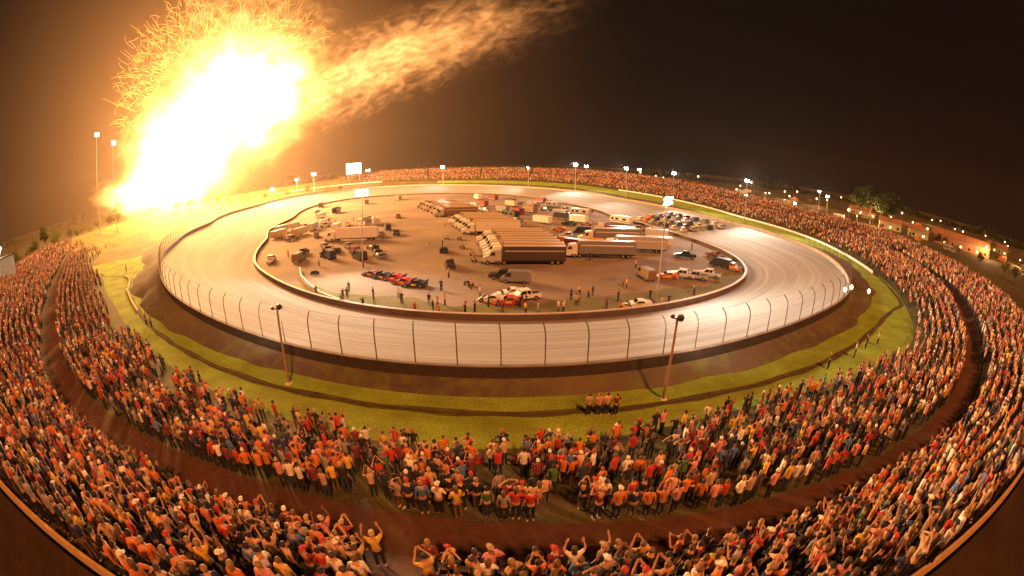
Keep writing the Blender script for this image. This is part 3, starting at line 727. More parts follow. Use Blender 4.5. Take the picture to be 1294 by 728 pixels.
# everyone else: one crowd
def lod(pose):
    """low figure: rings of six; returns verts, faces, region per face (0 skin 1 shirt 2 trousers 3 hair)"""
    V = []; F = []; G = []
    def tube(pts, n, reg, cap=True):
        base = len(V)
        for (x, y, z, rx, ry) in pts:
            for k in range(n):
                a = 2 * math.pi * k / n; V.append((x + rx * math.cos(a), y + ry * math.sin(a), z))
        for j in range(len(pts) - 1):
            rg = reg[j] if isinstance(reg, (list, tuple)) else reg
            for k in range(n): F.append((base + j * n + k, base + j * n + (k + 1) % n, base + (j + 1) * n + (k + 1) % n, base + (j + 1) * n + k)); G.append(rg)
        if cap: F.append(tuple(base + (len(pts) - 1) * n + k for k in range(n))); G.append(reg[-1] if isinstance(reg, (list, tuple)) else reg)
    for s in (-1, 1): tube([(s * .11, .02, 0, .055, .09), (s * .105, 0, .45, .065, .07), (s * .09, 0, .9, .10, .10)], 5, 2, False)
    tube([(0, 0, .86, .17, .12), (0, 0, 1.1, .155, .115), (0, 0, 1.33, .20, .125), (0, -.01, 1.45, .15, .09), (0, 0, 1.49, .06, .055)], 7, 1)
    tube([(0, 0, 1.48, .05, .05), (0, .01, 1.56, .078, .09)], 6, 0, False)
    tube([(0, .01, 1.56, .078, .09), (0, .01, 1.64, .09, .105)], 6, 0, False)
    tube([(0, -.012, 1.63, .095, .105), (0, 0, 1.70, .088, .10), (0, 0, 1.76, .045, .05)], 6, 3)
    for s, (el, wr) in zip((1, -1), ARMS[pose]):
        S0 = Vector((s * .2, -.01, 1.41)); Ee = Vector((s * el[0], el[1], el[2])); W = Vector((s * wr[0], wr[1], wr[2])); Hh = W + (W - Ee).normalized() * .15
        prev = len(V)
        for p, rr in ((S0, .06), (S0.lerp(Ee, .75), .052), (Ee, .045), (W, .032), (Hh, .03)):
            d = (Ee - S0).normalized(); q = d.to_track_quat('Z', 'Y').to_matrix()
            for k in range(4):
                a = math.pi / 2 * k; v = p + q @ Vector((rr * math.cos(a), rr * math.sin(a), 0)); V.append(tuple(v))
        for j in range(4):
            for k in range(4): F.append((prev + j * 4 + k, prev + j * 4 + (k + 1) % 4, prev + j * 4 + 4 + (k + 1) % 4, prev + j * 4 + 4 + k)); G.append(1 if j < 1 else 0)
        F.append((prev + 16, prev + 17, prev + 18, prev + 19)); G.append(0)
    return np.array(V), F, np.array(G)
LOD = [lod(p[0]) for p in POSES]
crowd_ids = [i for i in range(len(PX)) if i not in near_set]
VV = []; LT = []; LI = []; CC = []; off = 0
shc = np.array([c for _, c in SHIRTS]); trc = np.array([c for _, c in TROU]); hrc = np.array(HAIRC + [c for _, c in CAPC]); skc = np.array(SKINC)
flat = [(np.array([v for f in F for v in f]), np.array([len(f) for f in F])) for _, F, _ in LOD]
for i in crowd_ids:
    x, y, z, face, tier, row, phi = PX[i]
    k = int(rng.choice(8, p=[.36, .12, .03, .04, .04, .09, .11, .21])); V, F, G = LOD[k]; s = rng.uniform(1.05, 1.21); sx = s * rng.uniform(.92, 1.15)
    c, sn = math.cos(face), math.sin(face)
    VV.append(np.c_[x + (V[:, 0] * c * sx - V[:, 1] * sn * s), y + (V[:, 0] * sn * sx + V[:, 1] * c * s), z + V[:, 2] * s])
    LI.append(flat[k][0] + off); LT.append(flat[k][1]); off += len(V)
    cols = np.array([skc[rng.choice(4, p=[.4, .3, .22, .08])], shc[rng.choice(len(SHIRTS), p=SHW)] * rng.uniform(.8, 1.15), trc[rng.choice(5, p=[.3, .25, .12, .25, .08])], hrc[rng.choice(9, p=[.2, .2, .15, .1, .07, .09, .07, .06, .06])]])
    CC.append(cols[G])
VV = np.concatenate(VV); LI = np.concatenate(LI); LT = np.concatenate(LT); CC = np.concatenate(CC)
me = bpy.data.meshes.new('crowd'); me.vertices.add(len(VV)); me.vertices.foreach_set('co', VV.astype(np.float32).ravel())
me.loops.add(len(LI)); me.loops.foreach_set('vertex_index', LI.astype(np.int32)); me.polygons.add(len(LT))
me.polygons.foreach_set('loop_start', np.r_[0, np.cumsum(LT)[:-1]].astype(np.int32)); me.polygons.foreach_set('loop_total', LT.astype(np.int32))
me.update(calc_edges=True); me.validate()
ca = me.attributes.new('cloth_colour', 'FLOAT_COLOR', 'FACE'); ca.data.foreach_set('color', np.c_[np.minimum(CC, .8), np.ones(len(CC))].astype(np.float32).ravel())
mc = bpy.data.materials.new('crowd_clothes'); mc.use_nodes = True; nt = mc.node_tree; an = nt.nodes.new('ShaderNodeAttribute'); an.attribute_name = 'cloth_colour'
nt.links.new(an.outputs['Color'], nt.nodes['Principled BSDF'].inputs['Base Color']); nt.nodes['Principled BSDF'].inputs['Roughness'].default_value = .85
tag(link('crowd', me, mc), 'dense crowd of spectators filling the stands round the whole track', 'crowd', kind='stuff')

exec_after = []
#@@VEHICLES
# ------------------------------------------------------------------ vehicles
M_glass = mat('dark_glass', (.02, .02, .025), .12, spec=.6); M_tyre = mat('tyre_rubber', (.02, .018, .017), .8); M_rim = mat('wheel_rim', (.45, .42, .38), .35, .7)
M_hl = mat('headlight_glass', (.8, .78, .7), .2); M_tl = mat('tail_light_red', (.4, .02, .015), .3); M_chrome = mat('chrome', (.7, .66, .6), .2, .9)
PAINT = {n: mat('paint_' + n, c, .38, spec=.5, noise=(1.5, tuple(v * .8 for v in c), .4, .8)) for n, c in
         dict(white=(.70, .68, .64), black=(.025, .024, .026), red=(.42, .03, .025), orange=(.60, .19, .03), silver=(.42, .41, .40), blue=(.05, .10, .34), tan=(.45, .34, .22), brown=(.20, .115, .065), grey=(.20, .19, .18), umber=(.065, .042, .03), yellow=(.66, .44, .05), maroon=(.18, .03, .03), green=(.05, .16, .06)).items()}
def wheels(root, ys, x, r, w=.24):
    for y in ys:
        for s in (-1, 1):
            m_ = MB(); m_.cyl((s * (x - w / 2), y, r), (s * (x + w / 2), y, r), r, n=14); wh = m_.build('wheel', M_tyre, root, False)
            m_ = MB(); m_.cyl((s * (x + w / 2 - .03), y, r), (s * (x + w / 2 + .015), y, r), r * .58, r * .5, n=10); m_.build('rim', M_rim, wh)
def lamps(root, x, yf, yb, z):
    for s in (-1, 1):
        MB().box(s * x - .16, s * x + .16, yf - .04, yf + .03, z - .09, z + .09, .02).build('headlight', M_hl, root)
        MB().box(s * x - .10, s * x + .10, yb - .03, yb + .04, z - .05, z + .16, .02).build('tail_light', M_tl, root)
def glass_side(root, quads, x, tp):
    """side panes a little proud of the cabin"""
    for s in (-1, 1):
        V = []
        for (y, z) in quads: V.append((s * (x - tp(z) + .012), y, z))
        pydata('side_window', V, [tuple(range(len(V)))], M_glass, root)
def pane(root, name, pts): pydata(name, pts, [tuple(range(len(pts)))], M_glass, root)
def pickup():
    t = empty('pickup_truck'); tp = lambda y, z: 0 if z < 1.12 else (z - 1.12) * .28
    b = MB(); b.prism([(2.75, .45), (2.8, .95), (1.35, 1.12), (.55, 1.82), (-.95, 1.86), (-1.05, 1.15), (-2.75, 1.15), (-2.8, .45)], -.95, .95, tp, .05); b.build('body', PAINT['white'], t)
    MB().box(-.78, .78, -2.66, -1.18, 1.1, 1.16).build('cargo_bed', M_tyre, t)
    f = lambda z: (z - 1.12) * .28 if z > 1.12 else 0
    glass_side(t, [(1.05, 1.2), (.5, 1.72), (-.15, 1.74), (-.15, 1.2)], .95, f); glass_side(t, [(-.25, 1.2), (-.25, 1.74), (-.88, 1.74), (-.92, 1.2)], .95, f)
    pane(t, 'windscreen', [(-.86, 1.25, 1.18), (.86, 1.25, 1.18), (.72, .62, 1.78), (-.72, .62, 1.78)]); pane(t, 'rear_window', [(-.8, -1.02, 1.3), (.8, -1.02, 1.3), (.72, -.98, 1.75), (-.72, -.98, 1.75)])
    MB().box(-.93, .93, 2.76, 2.9, .42, .62, .03).build('bumper', M_chrome, t)
    wheels(t, (1.75, -1.75), .88, .40); lamps(t, .72, 2.8, -2.8, .84); return t
def van():
    t = empty('cargo_van'); tp = lambda y, z: 0 if z < 1.3 else (z - 1.3) * .12
    b = MB(); b.prism([(2.75, .4), (2.78, .95), (2.1, 1.2), (1.45, 2.2), (1.2, 2.35), (-2.6, 2.35), (-2.75, 2.1), (-2.75, .4)], -1.0, 1.0, tp, .06); b.build('body', PAINT['white'], t)
    f = lambda z: (z - 1.3) * .12 if z > 1.3 else 0
    glass_side(t, [(1.95, 1.3), (1.45, 2.05), (.75, 2.05), (.75, 1.3)], 1.0, f)
    pane(t, 'windscreen', [(-.9, 2.09, 1.27), (.9, 2.09, 1.27), (.82, 1.5, 2.16), (-.82, 1.5, 2.16)])
    MB().box(-.97, .97, 2.74, 2.86, .38, .58, .03).build('bumper', M_tyre, t)
    wheels(t, (1.8, -1.7), .92, .36); lamps(t, .78, 2.78, -2.75, .86); return t
def racer():
    t = empty('race_car'); tp = lambda y, z: .02 if z < .82 else .02 + (z - .82) * .55
    b = MB(); b.prism([(2.35, .12), (2.4, .32), (1.1, .74), (.55, .84), (-.05, 1.28), (-.95, 1.30), (-1.5, 1.02), (-2.35, .98), (-2.4, .3), (-2.3, .15)], -.98, .98, tp, .03); b.build('body', PAINT['white'], t)
    MB().box(-.95, .95, -2.5, -2.3, .97, 1.26, .015).build('rear_spoiler', M_glass, t)
    f = lambda z: .02 + max(0, z - .82) * .55
    glass_side(t, [(.45, .86), (-.05, 1.2), (-.85, 1.22), (-1.15, .95)], .98, f)
    pane(t, 'windscreen', [(-.82, .56, .90), (.82, .56, .90), (.66, .02, 1.26), (-.66, .02, 1.26)])
    MB().box(-.5, .5, 1.15, 1.65, .62, .76, .05).build('air_scoop', PAINT['black'], t)
    for s in (-1, 1): pydata('door_number_panel', [(s * .975, .3, .40), (s * .975, .3, .78), (s * .975, -.6, .78), (s * .975, -.6, .40)], [(0, 1, 2, 3)], PAINT['yellow'], t)
    wheels(t, (1.45, -1.5), .90, .36, .32); return t
def hauler():
    t = empty('race_hauler')
    MB().box(-1.3, 1.3, -9.0, 4.6, 1.0, 4.0, .05).build('trailer_box', PAINT['tan'], t)
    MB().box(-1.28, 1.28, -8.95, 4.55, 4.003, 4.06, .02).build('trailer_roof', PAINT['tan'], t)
    MB().box(1.305, 2.1, -8.2, 3.6, 3.3, 3.36).build('awning', PAINT['brown'], t)
    MB().box(-1.22, 1.22, -8.9, 4.4, .72, .995).build('trailer_chassis', M_tyre, t)
    MB().box(-1.335, 1.335, -8.6, 4.2, 2.9, 3.15).build('side_stripe', PAINT['red'], t)
    tp = lambda y, z: 0 if z < 2 else (z - 2) * .1
    b = MB(); b.prism([(9.0, .55), (9.05, 1.5), (7.7, 1.95), (7.1, 2.9), (6.8, 3.15), (5.2, 3.3), (5.0, 3.0), (5.0, .55)], -1.22, 1.22, tp, .05); b.build('cab', PAINT['white'], t)
    pane(t, 'windscreen', [(-1.05, 7.69, 2.0), (1.05, 7.69, 2.0), (.98, 7.14, 2.86), (-.98, 7.14, 2.86)])
    f = lambda z: (z - 2) * .1 if z > 2 else 0
    glass_side(t, [(7.5, 2.02), (7.02, 2.75), (6.3, 2.75), (6.3, 2.02)], 1.22, f)
    for s in (-1, 1):
        m_ = MB(); m_.cyl((s * 1.12, 4.82, 1.0), (s * 1.12, 4.82, 3.9), .1, n=10); m_.build('exhaust_stack', M_chrome, t)
        m_ = MB(); m_.cyl((s * 1.3, 6.4, .8), (s * 1.3, 5.2, .8), .28, n=12); m_.build('fuel_tank', M_chrome, t)
    wheels(t, (8.0, 5.6, 4.4, -6.0, -7.3), 1.1, .5, .3); lamps(t, .95, 9.04, -9.0, 1.15); return t
def motorhome():
    t = empty('motorhome'); b = MB()
    b.prism([(4.4, .5), (4.5, 1.3), (4.25, 2.6), (3.9, 3.0), (-4.4, 3.05), (-4.5, 2.8), (-4.5, .5)], -1.22, 1.22, None, .08); b.build('body', PAINT['white'], t)
    pane(t, 'windscreen', [(-1.08, 4.515, 1.45), (1.08, 4.515, 1.45), (1.05, 4.30, 2.5), (-1.05, 4.30, 2.5)])
    for (y0, y1) in ((2.6, 3.7), (.4, 1.8), (-2.9, -1.4)): glass_side(t, [(y1, 1.5), (y1, 2.3), (y0, 2.3), (y0, 1.5)], 1.225, lambda z: 0)
    for s in (-1, 1): pydata('side_stripe', [(s * 1.232, 4.1, .95), (s * 1.232, 4.1, 1.2), (s * 1.232, -4.3, 1.2), (s * 1.232, -4.3, .95)], [(0, 1, 2, 3)], PAINT['maroon'], t)
    MB().box(-.45, .45, -1.2, -.2, 3.04, 3.3, .05).build('roof_vent', M_rim, t)
    wheels(t, (2.9, -2.6), 1.05, .42); lamps(t, .95, 4.46, -4.5, .85); return t
def trailer():
    t = empty('box_trailer')
    MB().box(-1.2, 1.2, -3.6, 3.6, .55, 2.9, .06).build('trailer_box', PAINT['white'], t)
    MB().box(-1.22, 1.22, -3.4, 3.4, .62, .85).build('side_skirt', M_rim, t)
    m_ = MB(); m_.cyl((-.8, 3.6, .6), (0, 4.9, .6), .06, n=6); m_.cyl((.8, 3.6, .6), (0, 4.9, .6), .06, n=6); m_.build('hitch', M_tyre, t)
    MB().box(.2, .95, 3.595, 3.64, .9, 2.5, .01).build('door', M_rim, t)
    wheels(t, (-.3, -1.2), 1.08, .36); return t
def quad():
    t = empty('quad_bike'); b = MB(); b.prism([(.95, .45), (.9, .75), (.25, .85), (-.1, .72), (-.85, .78), (-.9, .5)], -.28, .28, None, .04); b.build('body', PAINT['red'], t)
    MB().box(-.2, .2, -.7, .1, .78, .9, .04).build('seat', M_tyre, t)
    m_ = MB(); m_.cyl((-.38, .3, 1.05), (.38, .3, 1.05), .025, n=6); m_.cyl((0, .42, .8), (0, .3, 1.05), .03, n=6); m_.build('handlebar', M_rim, t)
    wheels(t, (.65, -.6), .45, .28, .26); return t
PROTO = {}
for k, fn in dict(pickup_truck=pickup, cargo_van=van, race_car=racer, race_hauler=hauler, motorhome=motorhome, box_trailer=trailer, quad_bike=quad).items():
    PROTO[k] = fn()
KIDS = kids_of(None); FIRST = {k: True for k in PROTO}
NAMEOF = dict(pickup_truck='pickup', cargo_van='van', race_car='race car', race_hauler='hauler', motorhome='motorhome', box_trailer='box trailer', quad_bike='quad bike')
def place(kind, x, y, rz, paint, z=None, pitch=0.0, normal=None, paint2=None):
    o = copy_tree(PROTO[kind], KIDS); z = terrain_z(x, y) if z is None else z
    o.location = (float(x), float(y), float(z))
    if normal is not None:
        up = Vector(normal); f = Vector((-math.sin(rz), math.cos(rz), 0)); rt = f.cross(up).normalized(); f = up.cross(rt)
        o.rotation_euler = Matrix((rt, f, up)).transposed().to_euler()
    else: o.rotation_euler = (0, 0, rz)
    for c in col.objects[-60:]:
        if c.parent == o and c.name.split('.')[0] in ('body', 'trailer_box'): obj_mat(c, PAINT[paint])
        if paint2 and c.parent == o and c.name.split('.')[0] in ('cab', 'side_stripe'): obj_mat(c, PAINT[paint2])
    return o
# haulers parked side by side in three blocks, cabs to the left
hn = 0
LIV = ['umber', 'brown', 'tan', 'tan', 'brown', 'tan', 'grey', 'tan', 'white', 'tan', 'brown', 'silver', 'tan', 'tan', 'grey', 'brown', 'tan', 'tan', 'silver', 'tan', 'brown', 'tan']  # first livery is darkened to hold the shade on the front hauler's near face
for blk, (xa, y0, y1, dx, n) in enumerate([(3.2, 92.5, 117, -.15, 8), (-6.0, 132, 155, -.35, 7), (-22, 176, 214, -.42, 7)]):
    for k in range(n):
        y = y0 + (y1 - y0) * k / (n - 1); x = xa + dx * (y - y0) + rng.normal(0, .35)
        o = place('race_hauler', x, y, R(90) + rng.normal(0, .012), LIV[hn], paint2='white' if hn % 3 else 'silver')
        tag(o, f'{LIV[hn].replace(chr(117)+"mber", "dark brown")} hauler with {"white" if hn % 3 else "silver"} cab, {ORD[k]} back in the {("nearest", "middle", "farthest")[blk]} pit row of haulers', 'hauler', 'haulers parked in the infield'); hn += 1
def area(name, items, group):
    """items: (kind, px, py, heading deg, paint)"""
    items = sorted(items, key=lambda q: q[1]); last = {}
    labs = set()
    for k, (kind, px_, py_, hd, pa) in enumerate(items):
        P = at(px_, py_, -4); o = place(kind, P[0], P[1], R(hd), pa)
        L = items[k - 1] if k else None; Rr = items[k + 1] if k + 1 < len(items) else None
        nb = f'between {L[4]} {NAMEOF[L[0]]} and {Rr[4]} {NAMEOF[Rr[0]]}' if L and Rr else f'at the end beside the {(L or Rr)[4]} {NAMEOF[(L or Rr)[0]]}'
        lab = f'{pa} {NAMEOF[kind]} {name}, {nb}'; 
        if lab in labs: lab = f'another {lab}'
        if len(lab.split()) > 16: lab = lab.replace('another ', 'other ').replace(' near the front of the infield', ' at the infield front').replace('at the end beside', 'beside')
        labs.add(lab); tag(o, lab, NAMEOF[kind], group)
def rnd(poly, n, kinds, paints, hd):
    """spread n vehicles in a pixel box without overlap on the ground"""
    out = []; pts = []
    for _ in range(4000):
        if len(out) >= n: break
        px_ = rng.uniform(poly[0], poly[1]); t = (px_ - poly[0]) / (poly[1] - poly[0]); py_ = rng.uniform(poly[2] + (poly[4] - poly[2]) * t, poly[3] + (poly[5] - poly[3]) * t)
        P = at(px_, py_, -4); k = kinds[int(rng.integers(len(kinds)))]; L = dict(race_hauler=10, motorhome=5.5, box_trailer=5, pickup_truck=3.6, cargo_van=3.6, race_car=3.1, quad_bike=1.8)[k]
        ph = math.degrees(math.atan2(P[1] - C0[1], P[0] - C0[0]))
        if math.hypot(P[0] - C0[0], P[1] - C0[1]) > rv(inner, ph)[0] - 5: continue
        if any(math.hypot(P[0] - q[0], P[1] - q[1]) < (L + q[2]) * .72 for q in pts + TAKEN): continue
        pts.append((P[0], P[1], L)); out.append((k, px_, py_, hd + rng.normal(0, 8), paints[int(rng.integers(len(paints)))]))
    TAKEN.extend(pts); return out
TAKEN = [(o.location.x + q, o.location.y, 4) for o in col.objects if o.name.startswith('race_hauler') and o.parent is None and o is not PROTO['race_hauler'] for q in (-7, -2, 3, 7)]
fixed_r = [('pickup_truck', 862, 351, 60, 'white'), ('pickup_truck', 878, 353, 62, 'silver'), ('pickup_truck', 895, 350, 58, 'white'), ('cargo_van', 910, 338, 40, 'black'), ('pickup_truck', 923, 341, 30, 'orange'), ('pickup_truck', 903, 326, 24, 'maroon'),
           ('cargo_van', 816, 352, 10, 'brown'), ('pickup_truck', 866, 326, 70, 'black'), ('race_car', 842, 351, 80, 'orange')]
fixed_c = [('race_car', 622, 381, 70, 'white'), ('race_car', 641, 384, 95, 'red'), ('race_car', 645, 373, 100, 'white'), ('pickup_truck', 662, 379, 110, 'white'), ('pickup_truck', 636, 352, 85, 'black'), ('cargo_van', 652, 357, 80, 'grey'), ('quad_bike', 592, 361, 40, 'black'),
           ('race_car', 805, 388, 85, 'white'), ('quad_bike', 790, 391, 30, 'orange')]
fixed_l = [('race_car', 470, 349, 60, 'maroon'), ('race_car', 484, 352, 70, 'black'), ('race_car', 498, 354, 75, 'red'), ('race_car', 510, 359, 70, 'red'), ('race_car', 524, 362, 80, 'black'), ('pickup_truck', 343, 331, 20, 'white'), ('cargo_van', 378, 330, 5, 'brown'), ('pickup_truck', 384, 322, 10, 'black'), ('quad_bike', 398, 347, 80, 'black')]
for f in fixed_r + fixed_c + fixed_l:
    P = at(f[1], f[2], -4); TAKEN.append((P[0], P[1], 3))
tl = at(447, 304, -4); TAKEN += [(tl[0] + q, tl[1], 3) for q in (-6, -2, 2, 6)]
o = place('race_hauler', tl[0] - 1, tl[1], R(92), 'white', paint2='white'); tag(o, 'long white hauler trailer standing alone in the left pit lot', 'hauler', 'haulers parked in the infield')
for (x, y, h_, p1, lab) in ((755, 325, 88, 'grey', 'grey hauler trailer nearest in the right pit lot'), (800, 318, 86, 'silver', 'silver hauler trailer in the middle of the right pit lot'), (770, 306, 90, 'grey', 'grey hauler trailer farthest in the right pit lot')):
    P = at(x, y, -4); TAKEN += [(P[0] + q, P[1], 3) for q in (-7, -2, 3, 7)]; tag(place('race_hauler', P[0], P[1], R(h_), p1, paint2='white'), lab, 'hauler', 'haulers parked in the infield')
area('in the right infield', fixed_r, 'vehicles parked in the infield')
area('near the front of the infield', fixed_c, 'vehicles parked in the infield')
area('in the left infield', fixed_l, 'vehicles parked in the infield')
area('in the left pit rows', rnd((395, 515, 262, 300, 250, 300), 24, ['pickup_truck', 'box_trailer', 'cargo_van', 'pickup_truck', 'motorhome'], ['white', 'silver', 'black', 'tan', 'grey', 'brown'], 15), 'vehicles parked in the infield')
area('in the dark left row', rnd((405, 480, 312, 330, 312, 330), 11, ['pickup_truck', 'race_car', 'cargo_van', 'race_car'], ['black', 'brown', 'maroon', 'grey', 'black'], 35), 'vehicles parked in the infield')
area('along the left infield wall', rnd((335, 415, 300, 320, 268, 285), 9, ['pickup_truck', 'cargo_van', 'box_trailer'], ['white', 'tan', 'brown', 'silver'], -20), 'vehicles parked in the infield')
area('behind the hauler rows', rnd((600, 800, 250, 276, 262, 296), 34, ['motorhome', 'pickup_truck', 'box_trailer', 'cargo_van', 'race_car', 'box_trailer'], ['white', 'tan', 'black', 'brown', 'tan', 'silver', 'maroon', 'grey'], 40), 'vehicles parked in the infield')
area('in the crowded right pits', rnd((706, 835, 282, 330, 286, 318), 26, ['race_car', 'pickup_truck', 'box_trailer', 'cargo_van', 'race_car', 'quad_bike'], ['orange', 'white', 'tan', 'maroon', 'tan', 'black', 'brown', 'silver'], 70), 'vehicles parked in the infield')
area('by the hauler cabs', rnd((556, 606, 262, 338, 300, 338), 8, ['pickup_truck', 'race_car', 'quad_bike', 'cargo_van'], ['brown', 'tan', 'white', 'black', 'silver'], 10), 'vehicles parked in the infield')
# the field of race cars, four wide on the back straight
P0 = at(822, 271, -1); P1 = at(912, 291, -1); pa, pb_ = [math.degrees(math.atan2(p[1] - C0[1], p[0] - C0[0])) for p in (P0, P1)]
if pa < pb_: pa, pb_ = pb_, pa
LANES = ['inside', 'second', 'third', 'outside']; pcs = ['white', 'black', 'silver', 'blue', 'white', 'maroon', 'grey', 'orange', 'black']
for rw_ in range(7):
    for ln in range(4):
        ph = pa + (pb_ - pa) * (rw_ + .15 * ln) / 7; fr = .20 + .18 * ln + rng.normal(0, .015)
        a, za = rv(inner, ph); b_, zb = rv(outer, ph); zb -= .95; r = a + (b_ - a) * fr; z = za + (zb - za) * fr; x, y = xy(ph, r); x2, y2 = xy(ph + .5, r)
        n_ = Vector((math.cos(R(ph)) * -(zb - za) / (b_ - a), math.sin(R(ph)) * -(zb - za) / (b_ - a), 1)).normalized()
        pc = pcs[int(rng.integers(len(pcs)))]; tg = math.atan2(y2 - y, x2 - x) - math.pi / 2
        tag(place('race_car', x, y, tg, pc, z=z + .02, normal=n_), f'{pc} race car, {LANES[ln]} lane, {ORD[rw_]} row from the rear of the pack on the track', 'race car', 'race cars lined up on the back straight')
for k in PROTO:
    for ch in list(PROTO[k].children_recursive): bpy.data.objects.remove(ch)
    bpy.data.objects.remove(PROTO[k])
#@@END_VEHICLES
#@@OUTSIDE
# ------------------------------------------------------------------ trees, campground and buildings beyond the rim
M_bark = mat('bark', (.10, .065, .04), .9, noise=(3, (.05, .035, .022), .4, .7), bump=(8, .4))
def leaf_mat(n, c1, c2):
    m = mat(n, c1, .7, noise=(.9, c2, .35, .7)); nt = m.node_tree; b = nt.nodes['Principled BSDF']; t = nt.nodes.new('ShaderNodeBsdfTranslucent'); mx = nt.nodes.new('ShaderNodeMixShader'); mx.inputs[0].default_value = .45
    nt.links.new(b.inputs['Base Color'].links[0].from_socket, t.inputs['Color']); nt.links.new(b.outputs[0], mx.inputs[1]); nt.links.new(t.outputs[0], mx.inputs[2]); nt.links.new(mx.outputs[0], nt.nodes['Material Output'].inputs['Surface']); return m
ML = [leaf_mat('leaf_green', (.055, .085, .018), (.11, .13, .03)), leaf_mat('leaf_olive', (.09, .10, .02), (.14, .13, .035)), leaf_mat('leaf_dark', (.03, .05, .015), (.06, .08, .02))]
def tree_mesh(h, wd_, n, seed):
    g = np.random.default_rng(seed); tb = MB(); tb.cyl((0, 0, -.4), (0, 0, h * .45), h * .028, h * .018, 8)
    limbs = []
    for k in range(7):
        a = g.uniform(0, 6.28); z0 = h * g.uniform(.25, .45); L = wd_ * g.uniform(.4, .8); e = (math.cos(a) * L, math.sin(a) * L, z0 + h * g.uniform(.15, .4)); limbs.append(e); tb.cyl((0, 0, z0), e, h * .012, h * .004, 5)
    cl = [np.array([0, 0, h * .8])] + [np.array(e) for e in limbs] + [np.array([g.normal(0, wd_ * .4), g.normal(0, wd_ * .4), h * g.uniform(.4, .92)]) for _ in range(7)]
    V = []; F = []
    for _ in range(n):
        c = cl[int(g.integers(len(cl)))]; d = g.normal(0, 1, 3); d /= np.linalg.norm(d); r = wd_ * .42 * g.uniform(.35, 1) ** .5
        p = c + d * r * np.array([1, 1, .75]); s = h * .022 * g.uniform(.7, 1.6); u = g.normal(0, 1, 3); u /= np.linalg.norm(u); w = np.cross(u, g.normal(0, 1, 3)); w /= np.linalg.norm(w)
        b = len(V); V += [p - u * s, p + w * s * .6, p + u * s, p - w * s * .6]; F.append((b, b + 1, b + 2, b + 3))
    me = bpy.data.meshes.new('crown'); me.from_pydata([tuple(v) for v in V], [], F)
    bmesh.ops.recalc_face_normals(tb.b, faces=tb.b.faces[:]); mt = bpy.data.meshes.new('trunk'); tb.b.to_mesh(mt); tb.b.free(); mt.materials.append(M_bark); return mt, me
TM = [tree_mesh(9, 3.6, 1500, 1), tree_mesh(11, 3.4, 1500, 2), tree_mesh(7, 3.6, 1200, 3), tree_mesh(13, 3.0, 1500, 4)]
for _, m_ in TM: m_.materials.append(ML[0])
def tree(x, y, v, s, lm, lab, grp):
    t = empty('tree', (x, y, terrain_z(x, y)), rng.uniform(0, 6)); t.scale = (s, s, s)
    a = bpy.data.objects.new('trunk', TM[v][0]); b = bpy.data.objects.new('crown', TM[v][1])
    for q in (a, b): col.objects.link(q); q.parent = t
    obj_mat(b, ML[lm]); tag(t, lab, 'tree', grp)
def treepx(px_, py_, d, v, s, lm, lab, grp='trees beyond the stands'):
    p = at_d(px_, py_, d); tree(p[0], p[1], v, s, lm, lab, grp)
LEFT = [(14, 200, 0, 1.2), (28, 205, 2, 1.1), (40, 212, 1, 1.0), (55, 206, 3, .9), (70, 222, 2, 1.2), (88, 240, 0, .8), (104, 250, 2, .9), (125, 262, 2, 1.0), (150, 275, 0, .8), (225, 284, 2, .9), (262, 292, 0, .7), (292, 300, 2, .8), (318, 305, 2, .6), (4, 190, 1, 1.0)]
LL = ['bushy tree next to the white booth', 'low round tree second from the white booth', 'slender tree third from the white booth at the left', 'tall thin tree near the far end of the left crowd', 'broad low tree at the end of the left crowd', 'small tree on the crest between the left crowd and the flames',
      'low bush on the crest left of the flames', 'glowing bush just left of the fireball foot', 'small tree at the left edge of the fireball foot', 'low bush under the middle of the fireball', 'small tree at the right edge of the fireball foot', 'low bush on the bank right of the flames', 'smallest bush along the bank right of the flames', 'tree cut by the left picture edge behind the booth']
BUSH = [(34, 276, 226), (48, 282, 232), (66, 280, 240), (80, 277, 250), (96, 276, 262), (112, 275, 268), (138, 272, 276), (240, 262, 288), (276, 258, 296), (306, 252, 300), (335, 246, 306), (362, 242, 315), (388, 238, 325), (412, 234, 335), (430, 231, 345)]
BW = ['first', 'second', 'third', 'fourth', 'fifth', 'sixth', 'seventh', 'eighth', 'ninth', 'tenth', 'eleventh', 'twelfth', 'thirteenth', 'fourteenth', 'last']
for k, (x, y_, d) in enumerate(BUSH): treepx(x, y_, d, (0, 2)[k % 2], rng.uniform(.6, 1.0), 1, f'{BW[k]} fire lit yellow bush from the left along the left turn bank', 'bushes on the left turn bank')
for (x, d, v, s), lab in zip(LEFT, LL): treepx(x, 285, d, v, s, 1, 'yellow lit ' + lab)
RIGHT = [(1080, 300, 1, 2.3, 'dark tree at the left end of the tall tree clump right of the stand'), (1097, 310, 3, 2.1, 'tall dark tree in the clump right of the stand'), (1112, 300, 0, 2.6, 'broad dark tree in the middle of the tall clump'), (1127, 305, 1, 2.3, 'dark tree at the right end of the tall clump'),
         (1212, 232, 2, .8, 'round olive bush just outside the right rim beside the long barn'), (1243, 222, 0, .75, 'olive tree outside the right rim, second from the barn'), (1275, 214, 2, .95, 'largest olive bush outside the right rim near the picture edge'), (1290, 205, 0, .8, 'olive tree at the right picture edge outside the rim'), (1226, 300, 1, .8, 'dark tree between the long barn and the olive bushes'), (1255, 330, 2, 1.5, 'reddish lone tree on the skyline right of the barn'), (1185, 262, 1, .7, 'dark slim tree before the long barn'), (1195, 268, 2, .9, 'dark bush before the long barn')]
for x, d, v, s, lab in RIGHT: treepx(x, 300, d, v, s, 1 if 'olive' in lab else 2, lab)
